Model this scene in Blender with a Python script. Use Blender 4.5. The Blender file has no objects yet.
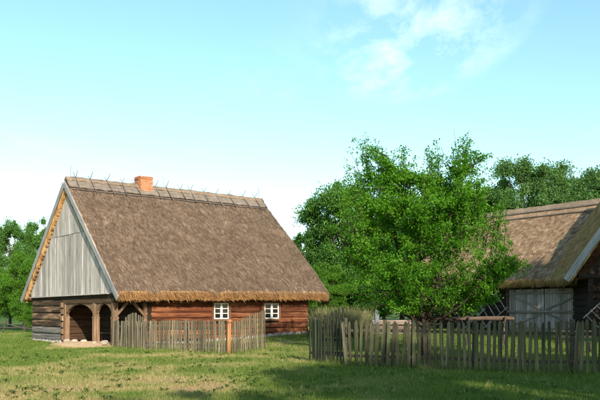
import bpy, bmesh, math, random
import numpy as np
from mathutils import Vector, Matrix, Euler, noise

R = math.radians
random.seed(7)
rng = np.random.default_rng(11)
scene = bpy.context.scene
COL = scene.collection

# ------------------------------------------------------------------ camera, sky, sun, exposure
HOR = 312.0            # row of the horizon in the 600x400 photograph
FPX = 750.0
cam_d = bpy.data.cameras.new('camera')
cam_d.sensor_width = 36.0
cam_d.lens = FPX / 600.0 * 36.0
cam_d.shift_y = (HOR - 200.0) / 600.0
cam_d.clip_start = 0.1
cam_d.clip_end = 3000.0
cam = bpy.data.objects.new('camera', cam_d)
COL.objects.link(cam)
cam.location = (0, 0, 1.6)
cam.rotation_euler = (R(90), 0, 0)
scene.camera = cam

SUN_EL = 25.0
SUN_H = Vector((0.312, -0.950)).normalized()        # horizontal direction towards the sun
sun_d = bpy.data.lights.new('sun', 'SUN')
sun_d.energy = 3.9
sun_d.angle = R(0.5)
sun_d.color = (1.0, 0.86, 0.68)
sun = bpy.data.objects.new('sun', sun_d)
COL.objects.link(sun)
sv = Vector((SUN_H.x * math.cos(R(SUN_EL)), SUN_H.y * math.cos(R(SUN_EL)), math.sin(R(SUN_EL))))
sun.rotation_euler = sv.to_track_quat('Z', 'Y').to_euler()
sun.location = (20, -30, 30)

world = bpy.data.worlds.new('World')
scene.world = world
world.use_nodes = True
wn, wl = world.node_tree.nodes, world.node_tree.links
wn.clear()
w_out = wn.new('ShaderNodeOutputWorld')
w_bg = wn.new('ShaderNodeBackground')
w_sky = wn.new('ShaderNodeTexSky')
w_sky.sky_type = 'NISHITA'
w_sky.sun_disc = False
w_sky.sun_elevation = R(SUN_EL)
w_sky.sun_rotation = math.atan2(SUN_H.x, SUN_H.y)
w_sky.altitude = 50
w_sky.air_density = 1.0
w_sky.dust_density = 0.6
w_sky.ozone_density = 1.0
w_bg.inputs['Strength'].default_value = 0.12
# thin cirrus: stretched noise on a high flat layer, strongest in one drifting patch
w_tc = wn.new('ShaderNodeTexCoord')
w_sep = wn.new('ShaderNodeSeparateXYZ')
wl.new(w_tc.outputs['Generated'], w_sep.inputs[0])
def wmath(op, a, b=None, clamp=False):
    n = wn.new('ShaderNodeMath'); n.operation = op; n.use_clamp = clamp
    for i, v in enumerate((a, b)):
        if v is None: continue
        if isinstance(v, (int, float)): n.inputs[i].default_value = v
        else: wl.new(v, n.inputs[i])
    return n.outputs[0]
zz = wmath('MAXIMUM', w_sep.outputs['Z'], 0.04)
ux = wmath('DIVIDE', w_sep.outputs['X'], zz)
uy = wmath('DIVIDE', w_sep.outputs['Y'], zz)
w_cmb = wn.new('ShaderNodeCombineXYZ')
wl.new(ux, w_cmb.inputs[0]); wl.new(uy, w_cmb.inputs[1])
w_map = wn.new('ShaderNodeMapping')
w_map.inputs['Rotation'].default_value = (0, 0, R(24))
w_map.inputs['Scale'].default_value = (1.9, 0.8, 1)
wl.new(w_cmb.outputs[0], w_map.inputs[0])
w_ns = wn.new('ShaderNodeTexNoise')
w_ns.inputs['Scale'].default_value = 2.1
w_ns.inputs['Detail'].default_value = 9
w_ns.inputs['Roughness'].default_value = 0.66
w_ns.inputs['Distortion'].default_value = 0.25
wl.new(w_map.outputs[0], w_ns.inputs['Vector'])
w_big = wn.new('ShaderNodeTexNoise')
w_big.inputs['Scale'].default_value = 0.55
w_big.inputs['Detail'].default_value = 2
wl.new(w_cmb.outputs[0], w_big.inputs['Vector'])
# patch of cirrus drifting over the tree (direction on the layer)
dx = wmath('MULTIPLY', wmath('SUBTRACT', ux, 0.42), 1.7)
dy = wmath('MULTIPLY', wmath('SUBTRACT', uy, 2.75), 0.8)
rr = wmath('ADD', wmath('MULTIPLY', dx, dx), wmath('MULTIPLY', dy, dy))
patch = wmath('SUBTRACT', 1.0, wmath('MULTIPLY', rr, 1.9), True)
thin = wmath('MULTIPLY', wmath('SUBTRACT', w_big.outputs[0], 0.5, True), 1.6)
amt = wmath('MAXIMUM', patch, thin)
wisp = wmath('MULTIPLY', wmath('SUBTRACT', w_ns.outputs[0], 0.43, True), 3.8, True)
cl = wmath('MULTIPLY', wmath('MULTIPLY', amt, wisp), 0.48, True)
w_hsv = wn.new('ShaderNodeHueSaturation')
w_hsv.inputs['Saturation'].default_value = 1.05
w_hsv.inputs['Hue'].default_value = 0.470
w_mul = wn.new('ShaderNodeMix'); w_mul.data_type = 'RGBA'; w_mul.blend_type = 'MULTIPLY'
w_mul.inputs['Factor'].default_value = 1.0
w_mul.inputs[7].default_value = (1.04, 1.04, 1.0, 1)
wl.new(w_sky.outputs[0], w_hsv.inputs['Color'])
wl.new(w_hsv.outputs[0], w_mul.inputs[6])
w_mix = wn.new('ShaderNodeMix'); w_mix.data_type = 'RGBA'
w_mix.inputs[7].default_value = (8.0, 8.2, 8.3, 1)
wl.new(cl, w_mix.inputs['Factor'])
wl.new(w_mul.outputs[2], w_mix.inputs[6])
wl.new(w_mix.outputs[2], w_bg.inputs['Color'])
wl.new(w_bg.outputs[0], w_out.inputs['Surface'])

vs = scene.view_settings
vs.view_transform = 'Standard'
vs.look = 'None'
vs.exposure = 1.0
vs.gamma = 1.0
vs.use_curve_mapping = False
scene.cycles.max_bounces = 6
scene.cycles.diffuse_bounces = 3
scene.cycles.transmission_bounces = 4
scene.cycles.transparent_max_bounces = 4

# ------------------------------------------------------------------ helpers
def P(px, py, Y):
    """the point at depth Y that the photograph shows at (px, py)"""
    return Vector(((px - 300.0) / FPX * Y, Y, 1.6 - (py - HOR) / FPX * Y))

def sstep(t):
    t = np.clip(t, 0, 1)
    return t * t * (3 - 2 * t)

def _hash(ix, iy, s):
    h = (ix * 374761393 + iy * 668265263 + s * 974711) & 0x7fffffff
    h = ((h ^ (h >> 13)) * 1274126177) & 0x7fffffff
    h = h ^ (h >> 16)
    return (h & 0xffff) / 65535.0

def vnoise(x, y, s=0):
    x = np.asarray(x, float); y = np.asarray(y, float)
    ix = np.floor(x).astype(np.int64); iy = np.floor(y).astype(np.int64)
    fx = x - ix; fy = y - iy
    fx = fx * fx * (3 - 2 * fx); fy = fy * fy * (3 - 2 * fy)
    a = _hash(ix, iy, s); b = _hash(ix + 1, iy, s); c = _hash(ix, iy + 1, s); d = _hash(ix + 1, iy + 1, s)
    return (a * (1 - fx) + b * fx) * (1 - fy) + (c * (1 - fx) + d * fx) * fy

def fnoise(x, y, s=0, o=4):
    t = 0; a = 0.5; n = 0
    for k in range(o):
        t = t + a * vnoise(x * 2 ** k, y * 2 ** k, s + k); n += a; a *= 0.5
    return t / n

def ground_h(x, y):
    x = np.asarray(x, float); y = np.asarray(y, float)
    h = 0.5 * sstep((y - 26) / 18) * sstep((x + 9) / 12)
    h = h + (fnoise(x * 0.5, y * 0.5, 3, 3) - 0.5) * 0.10
    return h

def gz(x, y):
    return float(ground_h(np.array([x]), np.array([y]))[0])

def blob(x, y, cx, cy, rx, ry):
    return np.exp(-(((x - cx) / rx) ** 2 + ((y - cy) / ry) ** 2))

def dryness(x, y):
    """0 lush, ~0.5 straw coloured, 1 bare soil"""
    x = np.asarray(x, float); y = np.asarray(y, float)
    n = fnoise(x * 0.55, y * 0.4, 21, 5)
    n2 = fnoise(x * 1.6, y * 0.9, 31, 3)
    d = 0.19 + (n - 0.5) * 1.05 + (n2 - 0.5) * 0.5
    d += 0.30 * sstep((-0.5 - x) / 3.5) * sstep((25 - y) / 6)
    d += 0.55 * blob(x, y, -2.6, 26.6, 2.2, 1.1) + 0.35 * blob(x, y, -5.6, 27.6, 2.8, 1.0)
    d += 0.75 * blob(x, y, -2.2, 15.7, 0.9, 0.55) + 0.35 * blob(x, y, -4.6, 15.2, 1.4, 0.8)
    d += 0.45 * blob(x, y, 0.2, 24.5, 1.6, 1.0)
    d += 1.1 * blob(x, y, -9.9, 34.6, 1.6, 1.2)
    d -= 0.22 * sstep((x - 0.2) / 3)
    d -= 0.20 * sstep((-7 - x) / 3) * sstep((y - 25) / 3)
    return np.clip(d, 0, 1)

def new_obj(name, data, parent=None, loc=None, rot=None, mat=None):
    o = bpy.data.objects.new(name, data)
    COL.objects.link(o)
    if parent is not None: o.parent = parent
    if loc is not None: o.location = loc
    if rot is not None: o.rotation_euler = rot
    if mat is not None and not data.materials: data.materials.append(mat)
    return o

def tag(o, label=None, cat=None, group=None, kind=None):
    if label: o['label'] = label
    if cat: o['category'] = cat
    if group: o['group'] = group
    if kind: o['kind'] = kind
    return o

def empty(name, loc, rz=0.0):
    o = bpy.data.objects.new(name, None)
    COL.objects.link(o)
    o.location = loc
    o.rotation_euler = (0, 0, rz)
    o.empty_display_size = 0.3
    return o

def np_mesh(name, verts, faces, attrs=None, smooth=False):
    verts = np.asarray(verts, np.float32); faces = np.asarray(faces, np.int32)
    k = faces.shape[1]; m = len(faces)
    me = bpy.data.meshes.new(name)
    me.vertices.add(len(verts)); me.vertices.foreach_set('co', verts.ravel())
    me.loops.add(m * k); me.loops.foreach_set('vertex_index', faces.ravel())
    me.polygons.add(m); me.polygons.foreach_set('loop_start', np.arange(m, dtype=np.int32) * k)
    if smooth: me.polygons.foreach_set('use_smooth', np.ones(m, dtype=bool))
    for nm, (dom, v) in (attrs or {}).items():
        a = me.attributes.new(nm, 'FLOAT', dom); a.data.foreach_set('value', np.asarray(v, np.float32))
    me.update(calc_edges=True)
    return me

class MB:
    """collects simple solids into one mesh"""
    def __init__(s): s.v = []; s.f = []
    def add(s, vs, fs):
        n = len(s.v); s.v += [tuple(v) for v in vs]; s.f += [tuple(i + n for i in f) for f in fs]
    def box(s, x0, x1, y0, y1, z0, z1):
        s.add([(x0,y0,z0),(x1,y0,z0),(x1,y1,z0),(x0,y1,z0),(x0,y0,z1),(x1,y0,z1),(x1,y1,z1),(x0,y1,z1)],
              [(3,2,1,0),(4,5,6,7),(0,1,5,4),(1,2,6,5),(2,3,7,6),(3,0,4,7)])
    def prism(s, pts, axis, a, b):
        """polygon pts (2-D) extruded along axis from a to b"""
        def mk(p, t):
            return {'x': (t, p[0], p[1]), 'y': (p[0], t, p[1]), 'z': (p[0], p[1], t)}[axis]
        n = len(pts)
        s.add([mk(p, a) for p in pts] + [mk(p, b) for p in pts],
              [tuple(range(n))[::-1], tuple(range(n, 2 * n))] + [(i, (i + 1) % n, n + (i + 1) % n, n + i) for i in range(n)])
    def tube(s, pts, rad, sides=6, cap=True):
        pts = [Vector(p) for p in pts]; n = len(pts)
        if isinstance(rad, (int, float)): rad = [rad] * n
        vs = []; fs = []
        up = Vector((0.13, 0.21, 0.97))
        for i, p in enumerate(pts):
            d = (pts[min(i + 1, n - 1)] - pts[max(i - 1, 0)]).normalized()
            a = d.cross(up)
            if a.length < 1e-3: a = d.cross(Vector((1, 0, 0)))
            a.normalize(); b = d.cross(a)
            for k in range(sides):
                t = 2 * math.pi * k / sides
                vs.append(p + (a * math.cos(t) + b * math.sin(t)) * rad[i])
        for i in range(n - 1):
            for k in range(sides):
                fs.append((i * sides + k, i * sides + (k + 1) % sides, (i + 1) * sides + (k + 1) % sides, (i + 1) * sides + k))
        if cap:
            fs.append(tuple(range(sides))[::-1]); fs.append(tuple((n - 1) * sides + k for k in range(sides)))
        s.add(vs, fs)
    def mesh(s, name, smooth=False, bevel=0.0):
        me = bpy.data.meshes.new(name)
        me.from_pydata(s.v, [], s.f)
        bm = bmesh.new(); bm.from_mesh(me)
        bmesh.ops.recalc_face_normals(bm, faces=bm.faces)
        if bevel > 0:
            bmesh.ops.bevel(bm, geom=list(bm.edges), offset=bevel, segments=1, affect='EDGES')
        bm.to_mesh(me); bm.free()
        if smooth: me.polygons.foreach_set('use_smooth', [True] * len(me.polygons))
        me.update()
        return me
    def build(s, name, mat, parent=None, loc=None, rot=None, smooth=False, bevel=0.0):
        return new_obj(name, s.mesh(name, smooth, bevel), parent, loc, rot, mat)

def box_part(name, x0, x1, y0, y1, z0, z1, mat, parent, bevel=0.012):
    c = Vector(((x0 + x1) / 2, (y0 + y1) / 2, (z0 + z1) / 2))
    b = MB(); b.box(x0 - c.x, x1 - c.x, y0 - c.y, y1 - c.y, z0 - c.z, z1 - c.z)
    return b.build(name, mat, parent, c, None, False, bevel)

def bar_part(name, p, q, w, h, mat, parent, up=(0, 0, 1), bevel=0.008):
    """squared timber from p to q; local x runs along it"""
    p, q = Vector(p), Vector(q); d = q - p; L = d.length; d.normalize()
    u = Vector(up); y = u.cross(d)
    if y.length < 1e-4: y = Vector((0, 1, 0)).cross(d)
    y.normalize(); z = d.cross(y)
    m = Matrix((d, y, z)).transposed()
    b = MB(); b.box(-L / 2, L / 2, -w / 2, w / 2, -h / 2, h / 2)
    return b.build(name, mat, parent, (p + q) / 2, m.to_euler(), False, bevel)

def log_mesh(L, th, h, seed, seg=6):
    """hewn log along x: rounded, uneven cross-section"""
    rr = random.Random(seed); b = MB(); n = 8
    prof = [(math.copysign(abs(math.cos(t)) ** 0.55, math.cos(t)), math.copysign(abs(math.sin(t)) ** 0.55, math.sin(t)))
            for t in [2 * math.pi * (k + 0.5) / n for k in range(n)]]
    vs = []; fs = []
    for i in range(seg + 1):
        x = -L / 2 + L * i / seg
        oy = rr.uniform(-.012, .012); oz = rr.uniform(-.008, .008); s = rr.uniform(.95, 1.03)
        for (c, q) in prof:
            vs.append((x, c * th / 2 * s + oy + rr.uniform(-.008, .008), q * h / 2 * min(s, 1.0) + oz))
    for i in range(seg):
        for k in range(n):
            fs.append((i * n + k, i * n + (k + 1) % n, (i + 1) * n + (k + 1) % n, (i + 1) * n + k))
    fs.append(tuple(range(n))[::-1]); fs.append(tuple(seg * n + k for k in range(n)))
    b.add(vs, fs)
    return b.mesh('log')

# ------------------------------------------------------------------ materials
class NT:
    def __init__(s, name):
        s.m = bpy.data.materials.new(name); s.m.use_nodes = True
        s.n = s.m.node_tree.nodes; s.l = s.m.node_tree.links
        s.b = s.n['Principled BSDF']; s.out = s.n['Material Output']
    def new(s, t, **kw):
        n = s.n.new(t)
        for k, v in kw.items(): setattr(n, k, v)
        return n
    def set(s, sock, v):
        if hasattr(v, 'is_output') or isinstance(v, bpy.types.NodeSocket): s.l.new(v, sock)
        else: sock.default_value = v
    def math(s, op, a, b=None, clamp=False):
        n = s.new('ShaderNodeMath', operation=op, use_clamp=clamp); s.set(n.inputs[0], a)
        if b is not None: s.set(n.inputs[1], b)
        return n.outputs[0]
    def noise(s, vec, scale, detail=4, rough=0.55, dist=0.0):
        n = s.new('ShaderNodeTexNoise'); s.l.new(vec, n.inputs['Vector'])
        n.inputs['Scale'].default_value = scale; n.inputs['Detail'].default_value = detail
        n.inputs['Roughness'].default_value = rough; n.inputs['Distortion'].default_value = dist
        return n.outputs[0]
    def ramp(s, fac, stops):
        n = s.new('ShaderNodeValToRGB'); s.l.new(fac, n.inputs[0]); e = n.color_ramp.elements
        while len(e) > 1: e.remove(e[-1])
        for i, (p, c) in enumerate(stops):
            k = e[0] if i == 0 else e.new(p)
            k.position = p; k.color = (*c, 1) if len(c) == 3 else c
        return n.outputs[0]
    def mix(s, fac, a, b, mode='MIX'):
        n = s.new('ShaderNodeMix', data_type='RGBA', blend_type=mode)
        s.set(n.inputs[0], fac); s.set(n.inputs[6], a if not isinstance(a, tuple) else (*a, 1)); s.set(n.inputs[7], b if not isinstance(b, tuple) else (*b, 1))
        return n.outputs[2]
    def bump(s, h, strength=0.5, dist=0.02):
        n = s.new('ShaderNodeBump'); s.l.new(h, n.inputs['Height'])
        n.inputs['Strength'].default_value = strength; n.inputs['Distance'].default_value = dist
        s.l.new(n.outputs[0], s.b.inputs['Normal'])
    def attr(s, name):
        n = s.new('ShaderNodeAttribute'); n.attribute_name = name
        return n.outputs['Fac']
    def objvec(s, scale=(1, 1, 1), shift=True):
        tc = s.new('ShaderNodeTexCoord'); oi = s.new('ShaderNodeObjectInfo')
        v = s.new('ShaderNodeVectorMath', operation='MULTIPLY'); s.l.new(tc.outputs['Object'], v.inputs[0]); v.inputs[1].default_value = scale
        if not shift: return v.outputs[0], oi.outputs['Random']
        k = s.math('MULTIPLY', oi.outputs['Random'], 37.0)
        a = s.new('ShaderNodeVectorMath', operation='ADD'); s.l.new(v.outputs[0], a.inputs[0]); s.l.new(k, a.inputs[1])
        return a.outputs[0], oi.outputs['Random']

def wood(name, dark, mid, light, axis='x', worn=None, worn_amt=0.0, rough=0.85, vary=0.35, fine=22.0, base_dirt=False):
    t = NT(name)
    sc = {'x': (0.9, fine, fine), 'y': (fine, 0.9, fine), 'z': (fine, fine, 0.9)}[axis]
    v, rnd = t.objvec(sc)
    n1 = t.noise(v, 1.0, 5, 0.6, 0.4)
    sc2 = {'x': (0.5, 3, 3), 'y': (3, 0.5, 3), 'z': (3, 3, 0.5)}[axis]
    v2, _ = t.objvec(sc2)
    n2 = t.noise(v2, 1.0, 5, 0.65)
    col = t.ramp(n1, [(0.28, dark), (0.5, mid), (0.74, light)])
    if worn:
        w = t.math('MULTIPLY', t.math('SUBTRACT', n2, 0.62 - worn_amt * 0.4, True), 5.0, True)
        col = t.mix(w, col, worn)
    v3, _ = t.objvec(tuple({1: 0.35, 0: fine * 1.3}[1 if a_ == axis else 0] for a_ in 'xyz'))
    cr = t.math('ABSOLUTE', t.math('SUBTRACT', t.noise(v3, 1.0, 2, 0.5, 0.2), 0.5))
    crack = t.math('MULTIPLY', cr, 28.0, True)
    col = t.mix(t.math('MULTIPLY', t.math('SUBTRACT', 1.0, crack), 0.65), col, tuple(c * 0.35 for c in dark))
    k = t.math('ADD', t.math('MULTIPLY', n2, 0.9), 0.5)
    k = t.math('MULTIPLY', k, t.math('ADD', t.math('MULTIPLY', rnd, vary), 1.0 - vary / 2))
    hs = t.new('ShaderNodeHueSaturation'); t.l.new(col, hs.inputs['Color']); t.l.new(k, hs.inputs['Value'])
    t.l.new(hs.outputs[0], t.b.inputs['Base Color'])
    t.b.inputs['Roughness'].default_value = rough
    t.b.inputs['Specular IOR Level'].default_value = 0.25
    t.bump(n1, 0.55, 0.012)
    return t.m

M = {}
M['red_log'] = wood('red_log', (0.038, 0.014, 0.008), (0.140, 0.045, 0.020), (0.265, 0.098, 0.042), 'x', (0.34, 0.155, 0.075), 0.26, vary=0.6, fine=14)
M['shaded_porch_log'] = wood('shaded_porch_log', (0.014, 0.008, 0.005), (0.055, 0.031, 0.018), (0.12, 0.07, 0.040), 'x', vary=0.4, fine=13)  # darker than the outer logs: porch shade is put into the colour
M['brown_log'] = wood('brown_log', (0.022, 0.013, 0.008), (0.075, 0.045, 0.026), (0.19, 0.125, 0.080), 'x', (0.36, 0.22, 0.13), 0.30, vary=0.6, fine=13)
M['grey_log'] = wood('grey_log', (0.05, 0.045, 0.042), (0.16, 0.145, 0.135), (0.30, 0.28, 0.26), 'x', vary=0.3)
M['dark_log'] = wood('dark_log', (0.008, 0.006, 0.004), (0.022, 0.015, 0.011), (0.050, 0.035, 0.025), 'x', vary=0.4)  # porch back wall: shade deepened in the colour; also dark timbers elsewhere
M['beam'] = wood('beam', (0.03, 0.018, 0.010), (0.09, 0.055, 0.030), (0.18, 0.11, 0.065), 'x', vary=0.2)
M['post'] = wood('post', (0.07, 0.042, 0.024), (0.22, 0.140, 0.088), (0.40, 0.285, 0.195), 'z', (0.12, 0.07, 0.04), 0.1, vary=0.3)
M['orange_post'] = wood('orange_post', (0.17, 0.075, 0.032), (0.34, 0.16, 0.070), (0.48, 0.27, 0.135), 'z', vary=0.1)
M['brace'] = wood('brace', (0.07, 0.042, 0.025), (0.19, 0.122, 0.075), (0.31, 0.215, 0.145), 'x', vary=0.2, fine=10)
M['gable'] = wood('gable', (0.18, 0.168, 0.162), (0.46, 0.43, 0.41), (0.66, 0.63, 0.605), 'z', (0.25, 0.215, 0.20), 0.16, vary=0.5, fine=16)
M['rake'] = wood('rake', (0.16, 0.165, 0.18), (0.32, 0.33, 0.35), (0.45, 0.46, 0.48), 'x', vary=0.15)
M['picket_grey'] = wood('picket_grey', (0.060, 0.048, 0.032), (0.175, 0.150, 0.104), (0.31, 0.275, 0.205), 'z', (0.13, 0.145, 0.06), 0.2, vary=0.85)
M['picket_green'] = wood('picket_green', (0.028, 0.028, 0.017), (0.088, 0.085, 0.052), (0.18, 0.172, 0.112), 'z', (0.062, 0.082, 0.030), 0.25, vary=0.8)
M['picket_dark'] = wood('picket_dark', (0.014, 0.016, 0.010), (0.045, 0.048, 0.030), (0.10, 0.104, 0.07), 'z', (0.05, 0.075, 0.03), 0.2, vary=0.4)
M['rail'] = wood('rail', (0.028, 0.026, 0.020), (0.075, 0.070, 0.052), (0.14, 0.13, 0.10), 'x', vary=0.3)
M['door_board'] = wood('door_board', (0.12, 0.10, 0.09), (0.32, 0.29, 0.27), (0.50, 0.47, 0.45), 'z', (0.15, 0.09, 0.055), 0.16, vary=0.65)
M['batten'] = wood('batten', (0.09, 0.075, 0.06), (0.22, 0.19, 0.16), (0.36, 0.32, 0.28), 'x', vary=0.3)
M['stake'] = wood('stake', (0.05, 0.045, 0.042), (0.14, 0.125, 0.115), (0.25, 0.23, 0.21), 'x', vary=0.5)
M['pale_pole'] = wood('pale_pole', (0.13, 0.13, 0.13), (0.27, 0.27, 0.26), (0.40, 0.40, 0.39), 'x', vary=0.2)
M['rust_log'] = wood('rust_log', (0.04, 0.026, 0.020), (0.115, 0.078, 0.060), (0.21, 0.155, 0.125), 'x', (0.28, 0.22, 0.18), 0.15, vary=0.2)
M['pale_log'] = wood('pale_log', (0.08, 0.06, 0.048), (0.19, 0.15, 0.125), (0.32, 0.265, 0.23), 'x', vary=0.35)
M['bark'] = wood('bark', (0.018, 0.014, 0.010), (0.050, 0.040, 0.030), (0.11, 0.09, 0.07), 'z', vary=0.2, fine=8)
M['white_paint'] = wood('white_paint', (0.66, 0.65, 0.62), (0.78, 0.77, 0.74), (0.84, 0.83, 0.81), 'z', vary=0.05, rough=0.6)
M['window_frame'] = wood('window_frame', (0.07, 0.030, 0.018), (0.16, 0.075, 0.042), (0.25, 0.13, 0.08), 'z', vary=0.2)

def simple(name, col, rough=0.8, metal=0.0):
    t = NT(name); t.b.inputs['Base Color'].default_value = (*col, 1); t.b.inputs['Roughness'].default_value = rough
    t.b.inputs['Metallic'].default_value = metal
    return t.m
def m_glass():
    t = NT('window_glass'); v, r = t.objvec()
    n = t.noise(v, 3.0, 2)
    t.l.new(t.ramp(n, [(0.3, (0.006, 0.007, 0.007)), (0.7, (0.022, 0.024, 0.022))]), t.b.inputs['Base Color'])
    t.b.inputs['Roughness'].default_value = 0.06
    t.bump(n, 0.06, 0.01)
    return t.m
M['glass'] = m_glass()
M['iron'] = simple('iron', (0.09, 0.09, 0.10), 0.5, 0.6)
M['blue_paint'] = wood('blue_paint', (0.08, 0.10, 0.12), (0.15, 0.175, 0.21), (0.23, 0.26, 0.30), 'z', vary=0.1)

def m_brick():
    t = NT('chimney_brick'); v, r = t.objvec((1, 1, 1)); n = t.noise(v, 14, 5, 0.7)
    c = t.ramp(n, [(0.3, (0.26, 0.095, 0.045)), (0.55, (0.46, 0.185, 0.085)), (0.8, (0.58, 0.30, 0.16))])
    hs = t.new('ShaderNodeHueSaturation'); t.l.new(c, hs.inputs['Color']); t.l.new(t.math('ADD', t.math('MULTIPLY', r, 0.5), 0.75), hs.inputs['Value'])
    t.l.new(hs.outputs[0], t.b.inputs['Base Color']); t.b.inputs['Roughness'].default_value = 0.9
    t.bump(n, 0.4, 0.01)
    return t.m
M['brick'] = m_brick()
def m_rough(name, cols, scale, bump=0.5):
    t = NT(name); v, r = t.objvec((1, 1, 1)); n = t.noise(v, scale, 6, 0.65)
    c = t.ramp(n, [(0.28, cols[0]), (0.5, cols[1]), (0.75, cols[2])])
    hs = t.new('ShaderNodeHueSaturation'); t.l.new(c, hs.inputs['Color']); t.l.new(t.math('ADD', t.math('MULTIPLY', r, 0.4), 0.8), hs.inputs['Value'])
    t.l.new(hs.outputs[0], t.b.inputs['Base Color']); t.b.inputs['Roughness'].default_value = 0.95
    t.b.inputs['Specular IOR Level'].default_value = 0.15
    t.bump(n, bump, 0.03)
    return t.m
M['mortar'] = m_rough('mortar', ((0.25, 0.2, 0.16), (0.34, 0.28, 0.22), (0.42, 0.36, 0.3)), 20)
M['stone'] = m_rough('stone', ((0.22, 0.18, 0.14), (0.38, 0.33, 0.27), (0.52, 0.47, 0.41)), 7)
M['sand'] = m_rough('sand', ((0.34, 0.235, 0.14), (0.46, 0.33, 0.205), (0.55, 0.42, 0.28)), 5)
M['plinth'] = m_rough('plinth', ((0.16, 0.15, 0.14), (0.28, 0.265, 0.25), (0.40, 0.385, 0.37)), 6)

def m_thatch(name, ramp, patch_dark=0.55, spec=0.12):
    t = NT(name)
    tc = t.new('ShaderNodeTexCoord')
    a = t.attr('rnd')
    n = t.noise(tc.outputs['Object'], 0.9, 5, 0.65)
    n2 = t.noise(tc.outputs['Object'], 5.5, 4, 0.6)
    f = t.math('ADD', t.math('MULTIPLY', a, 0.55), t.math('ADD', t.math('MULTIPLY', n, 0.42), t.math('MULTIPLY', n2, 0.38)))
    c = t.ramp(f, ramp)
    k = t.math('ADD', t.math('ADD', t.math('MULTIPLY', n2, 0.6), t.math('MULTIPLY', t.noise(tc.outputs['Object'], 0.35, 4, 0.6), 0.6)), patch_dark - 0.05)
    hs = t.new('ShaderNodeHueSaturation'); t.l.new(c, hs.inputs['Color']); t.l.new(k, hs.inputs['Value'])
    t.l.new(hs.outputs[0], t.b.inputs['Base Color'])
    t.b.inputs['Roughness'].default_value = 0.9
    t.b.inputs['Specular IOR Level'].default_value = spec
    t.bump(t.noise(tc.outputs['Object'], 28, 4, 0.7), 0.5, 0.04)
    return t.m
M['thatch'] = m_thatch('thatch', [(0.30, (0.062, 0.042, 0.029)), (0.52, (0.124, 0.086, 0.060)), (0.72, (0.182, 0.132, 0.094)), (0.95, (0.28, 0.21, 0.155))])
M['straw'] = m_thatch('straw', [(0.30, (0.15, 0.076, 0.030)), (0.52, (0.36, 0.188, 0.072)), (0.78, (0.52, 0.31, 0.135)), (1.0, (0.60, 0.40, 0.20))], 0.55)
M['barn_thatch'] = m_thatch('barn_thatch', [(0.30, (0.086, 0.055, 0.033)), (0.52, (0.185, 0.122, 0.076)), (0.72, (0.27, 0.188, 0.122)), (0.95, (0.39, 0.285, 0.195))])
M['ridge_grey'] = m_thatch('ridge_grey', [(0.30, (0.060, 0.048, 0.040)), (0.55, (0.135, 0.112, 0.094)), (0.85, (0.22, 0.19, 0.16))])
M['ridge_straw'] = m_thatch('ridge_straw', [(0.30, (0.08, 0.060, 0.044)), (0.55, (0.165, 0.126, 0.092)), (0.85, (0.26, 0.205, 0.155)), (1.0, (0.4, 0.33, 0.26))])
M['barn_straw'] = m_thatch('barn_straw', [(0.30, (0.12, 0.066, 0.024)), (0.55, (0.30, 0.175, 0.068)), (0.80, (0.46, 0.295, 0.128)), (1.0, (0.5, 0.36, 0.18))])

def m_leaf(name, dark, mid, light, trans=0.35, tcol=None):
    t = NT(name)
    a = t.attr('rnd')
    g = t.new('ShaderNodeNewGeometry')
    n = t.noise(g.outputs['Position'], 0.55, 3)
    f = t.math('ADD', t.math('MULTIPLY', a, 0.6), t.math('MULTIPLY', n, 0.4))
    c = t.ramp(f, [(0.2, dark), (0.5, mid), (0.85, light)])
    t.l.new(c, t.b.inputs['Base Color']); t.b.inputs['Roughness'].default_value = 0.5
    t.b.inputs['Specular IOR Level'].default_value = 0.15
    tr = t.new('ShaderNodeBsdfTranslucent')
    tm = t.mix(1.0, c, tcol or (1.1, 1.35, 0.5), 'MULTIPLY')
    t.l.new(tm, tr.inputs['Color'])
    mx = t.new('ShaderNodeMixShader'); mx.inputs[0].default_value = trans
    t.l.new(t.b.outputs[0], mx.inputs[1]); t.l.new(tr.outputs[0], mx.inputs[2])
    t.l.new(mx.outputs[0], t.out.inputs['Surface'])
    return t.m
M['leaf_main'] = m_leaf('leaf_main', (0.030, 0.105, 0.008), (0.078, 0.225, 0.014), (0.180, 0.370, 0.034), 0.44)
M['leaf_oak'] = m_leaf('leaf_oak', (0.034, 0.105, 0.022), (0.075, 0.190, 0.036), (0.150, 0.290, 0.058), 0.40)
M['leaf_bright'] = m_leaf('leaf_bright', (0.045, 0.135, 0.012), (0.090, 0.220, 0.022), (0.165, 0.32, 0.042), 0.42)
M['leaf_far'] = m_leaf('leaf_far', (0.042, 0.105, 0.036), (0.085, 0.185, 0.056), (0.160, 0.285, 0.080), 0.40)
M['reed'] = m_leaf('reed', (0.065, 0.085, 0.030), (0.145, 0.150, 0.066), (0.30, 0.28, 0.15), 0.2, (1, 1, 0.7))

def m_grass():
    t = NT('grass_blade'); a = t.attr('rnd'); d = t.attr('dry')
    g = t.ramp(a, [(0.0, (0.055, 0.108, 0.014)), (0.5, (0.130, 0.205, 0.034)), (1.0, (0.215, 0.290, 0.065))])
    s = t.ramp(a, [(0.0, (0.26, 0.215, 0.085)), (0.5, (0.42, 0.35, 0.155)), (1.0, (0.57, 0.49, 0.25))])
    c = t.mix(d, g, s)
    t.l.new(c, t.b.inputs['Base Color']); t.b.inputs['Roughness'].default_value = 0.6
    t.b.inputs['Specular IOR Level'].default_value = 0.2
    tr = t.new('ShaderNodeBsdfTranslucent'); t.l.new(c, tr.inputs['Color'])
    mx = t.new('ShaderNodeMixShader'); mx.inputs[0].default_value = 0.38
    t.l.new(t.b.outputs[0], mx.inputs[1]); t.l.new(tr.outputs[0], mx.inputs[2]); t.l.new(mx.outputs[0], t.out.inputs['Surface'])
    return t.m
M['grass'] = m_grass()
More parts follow.
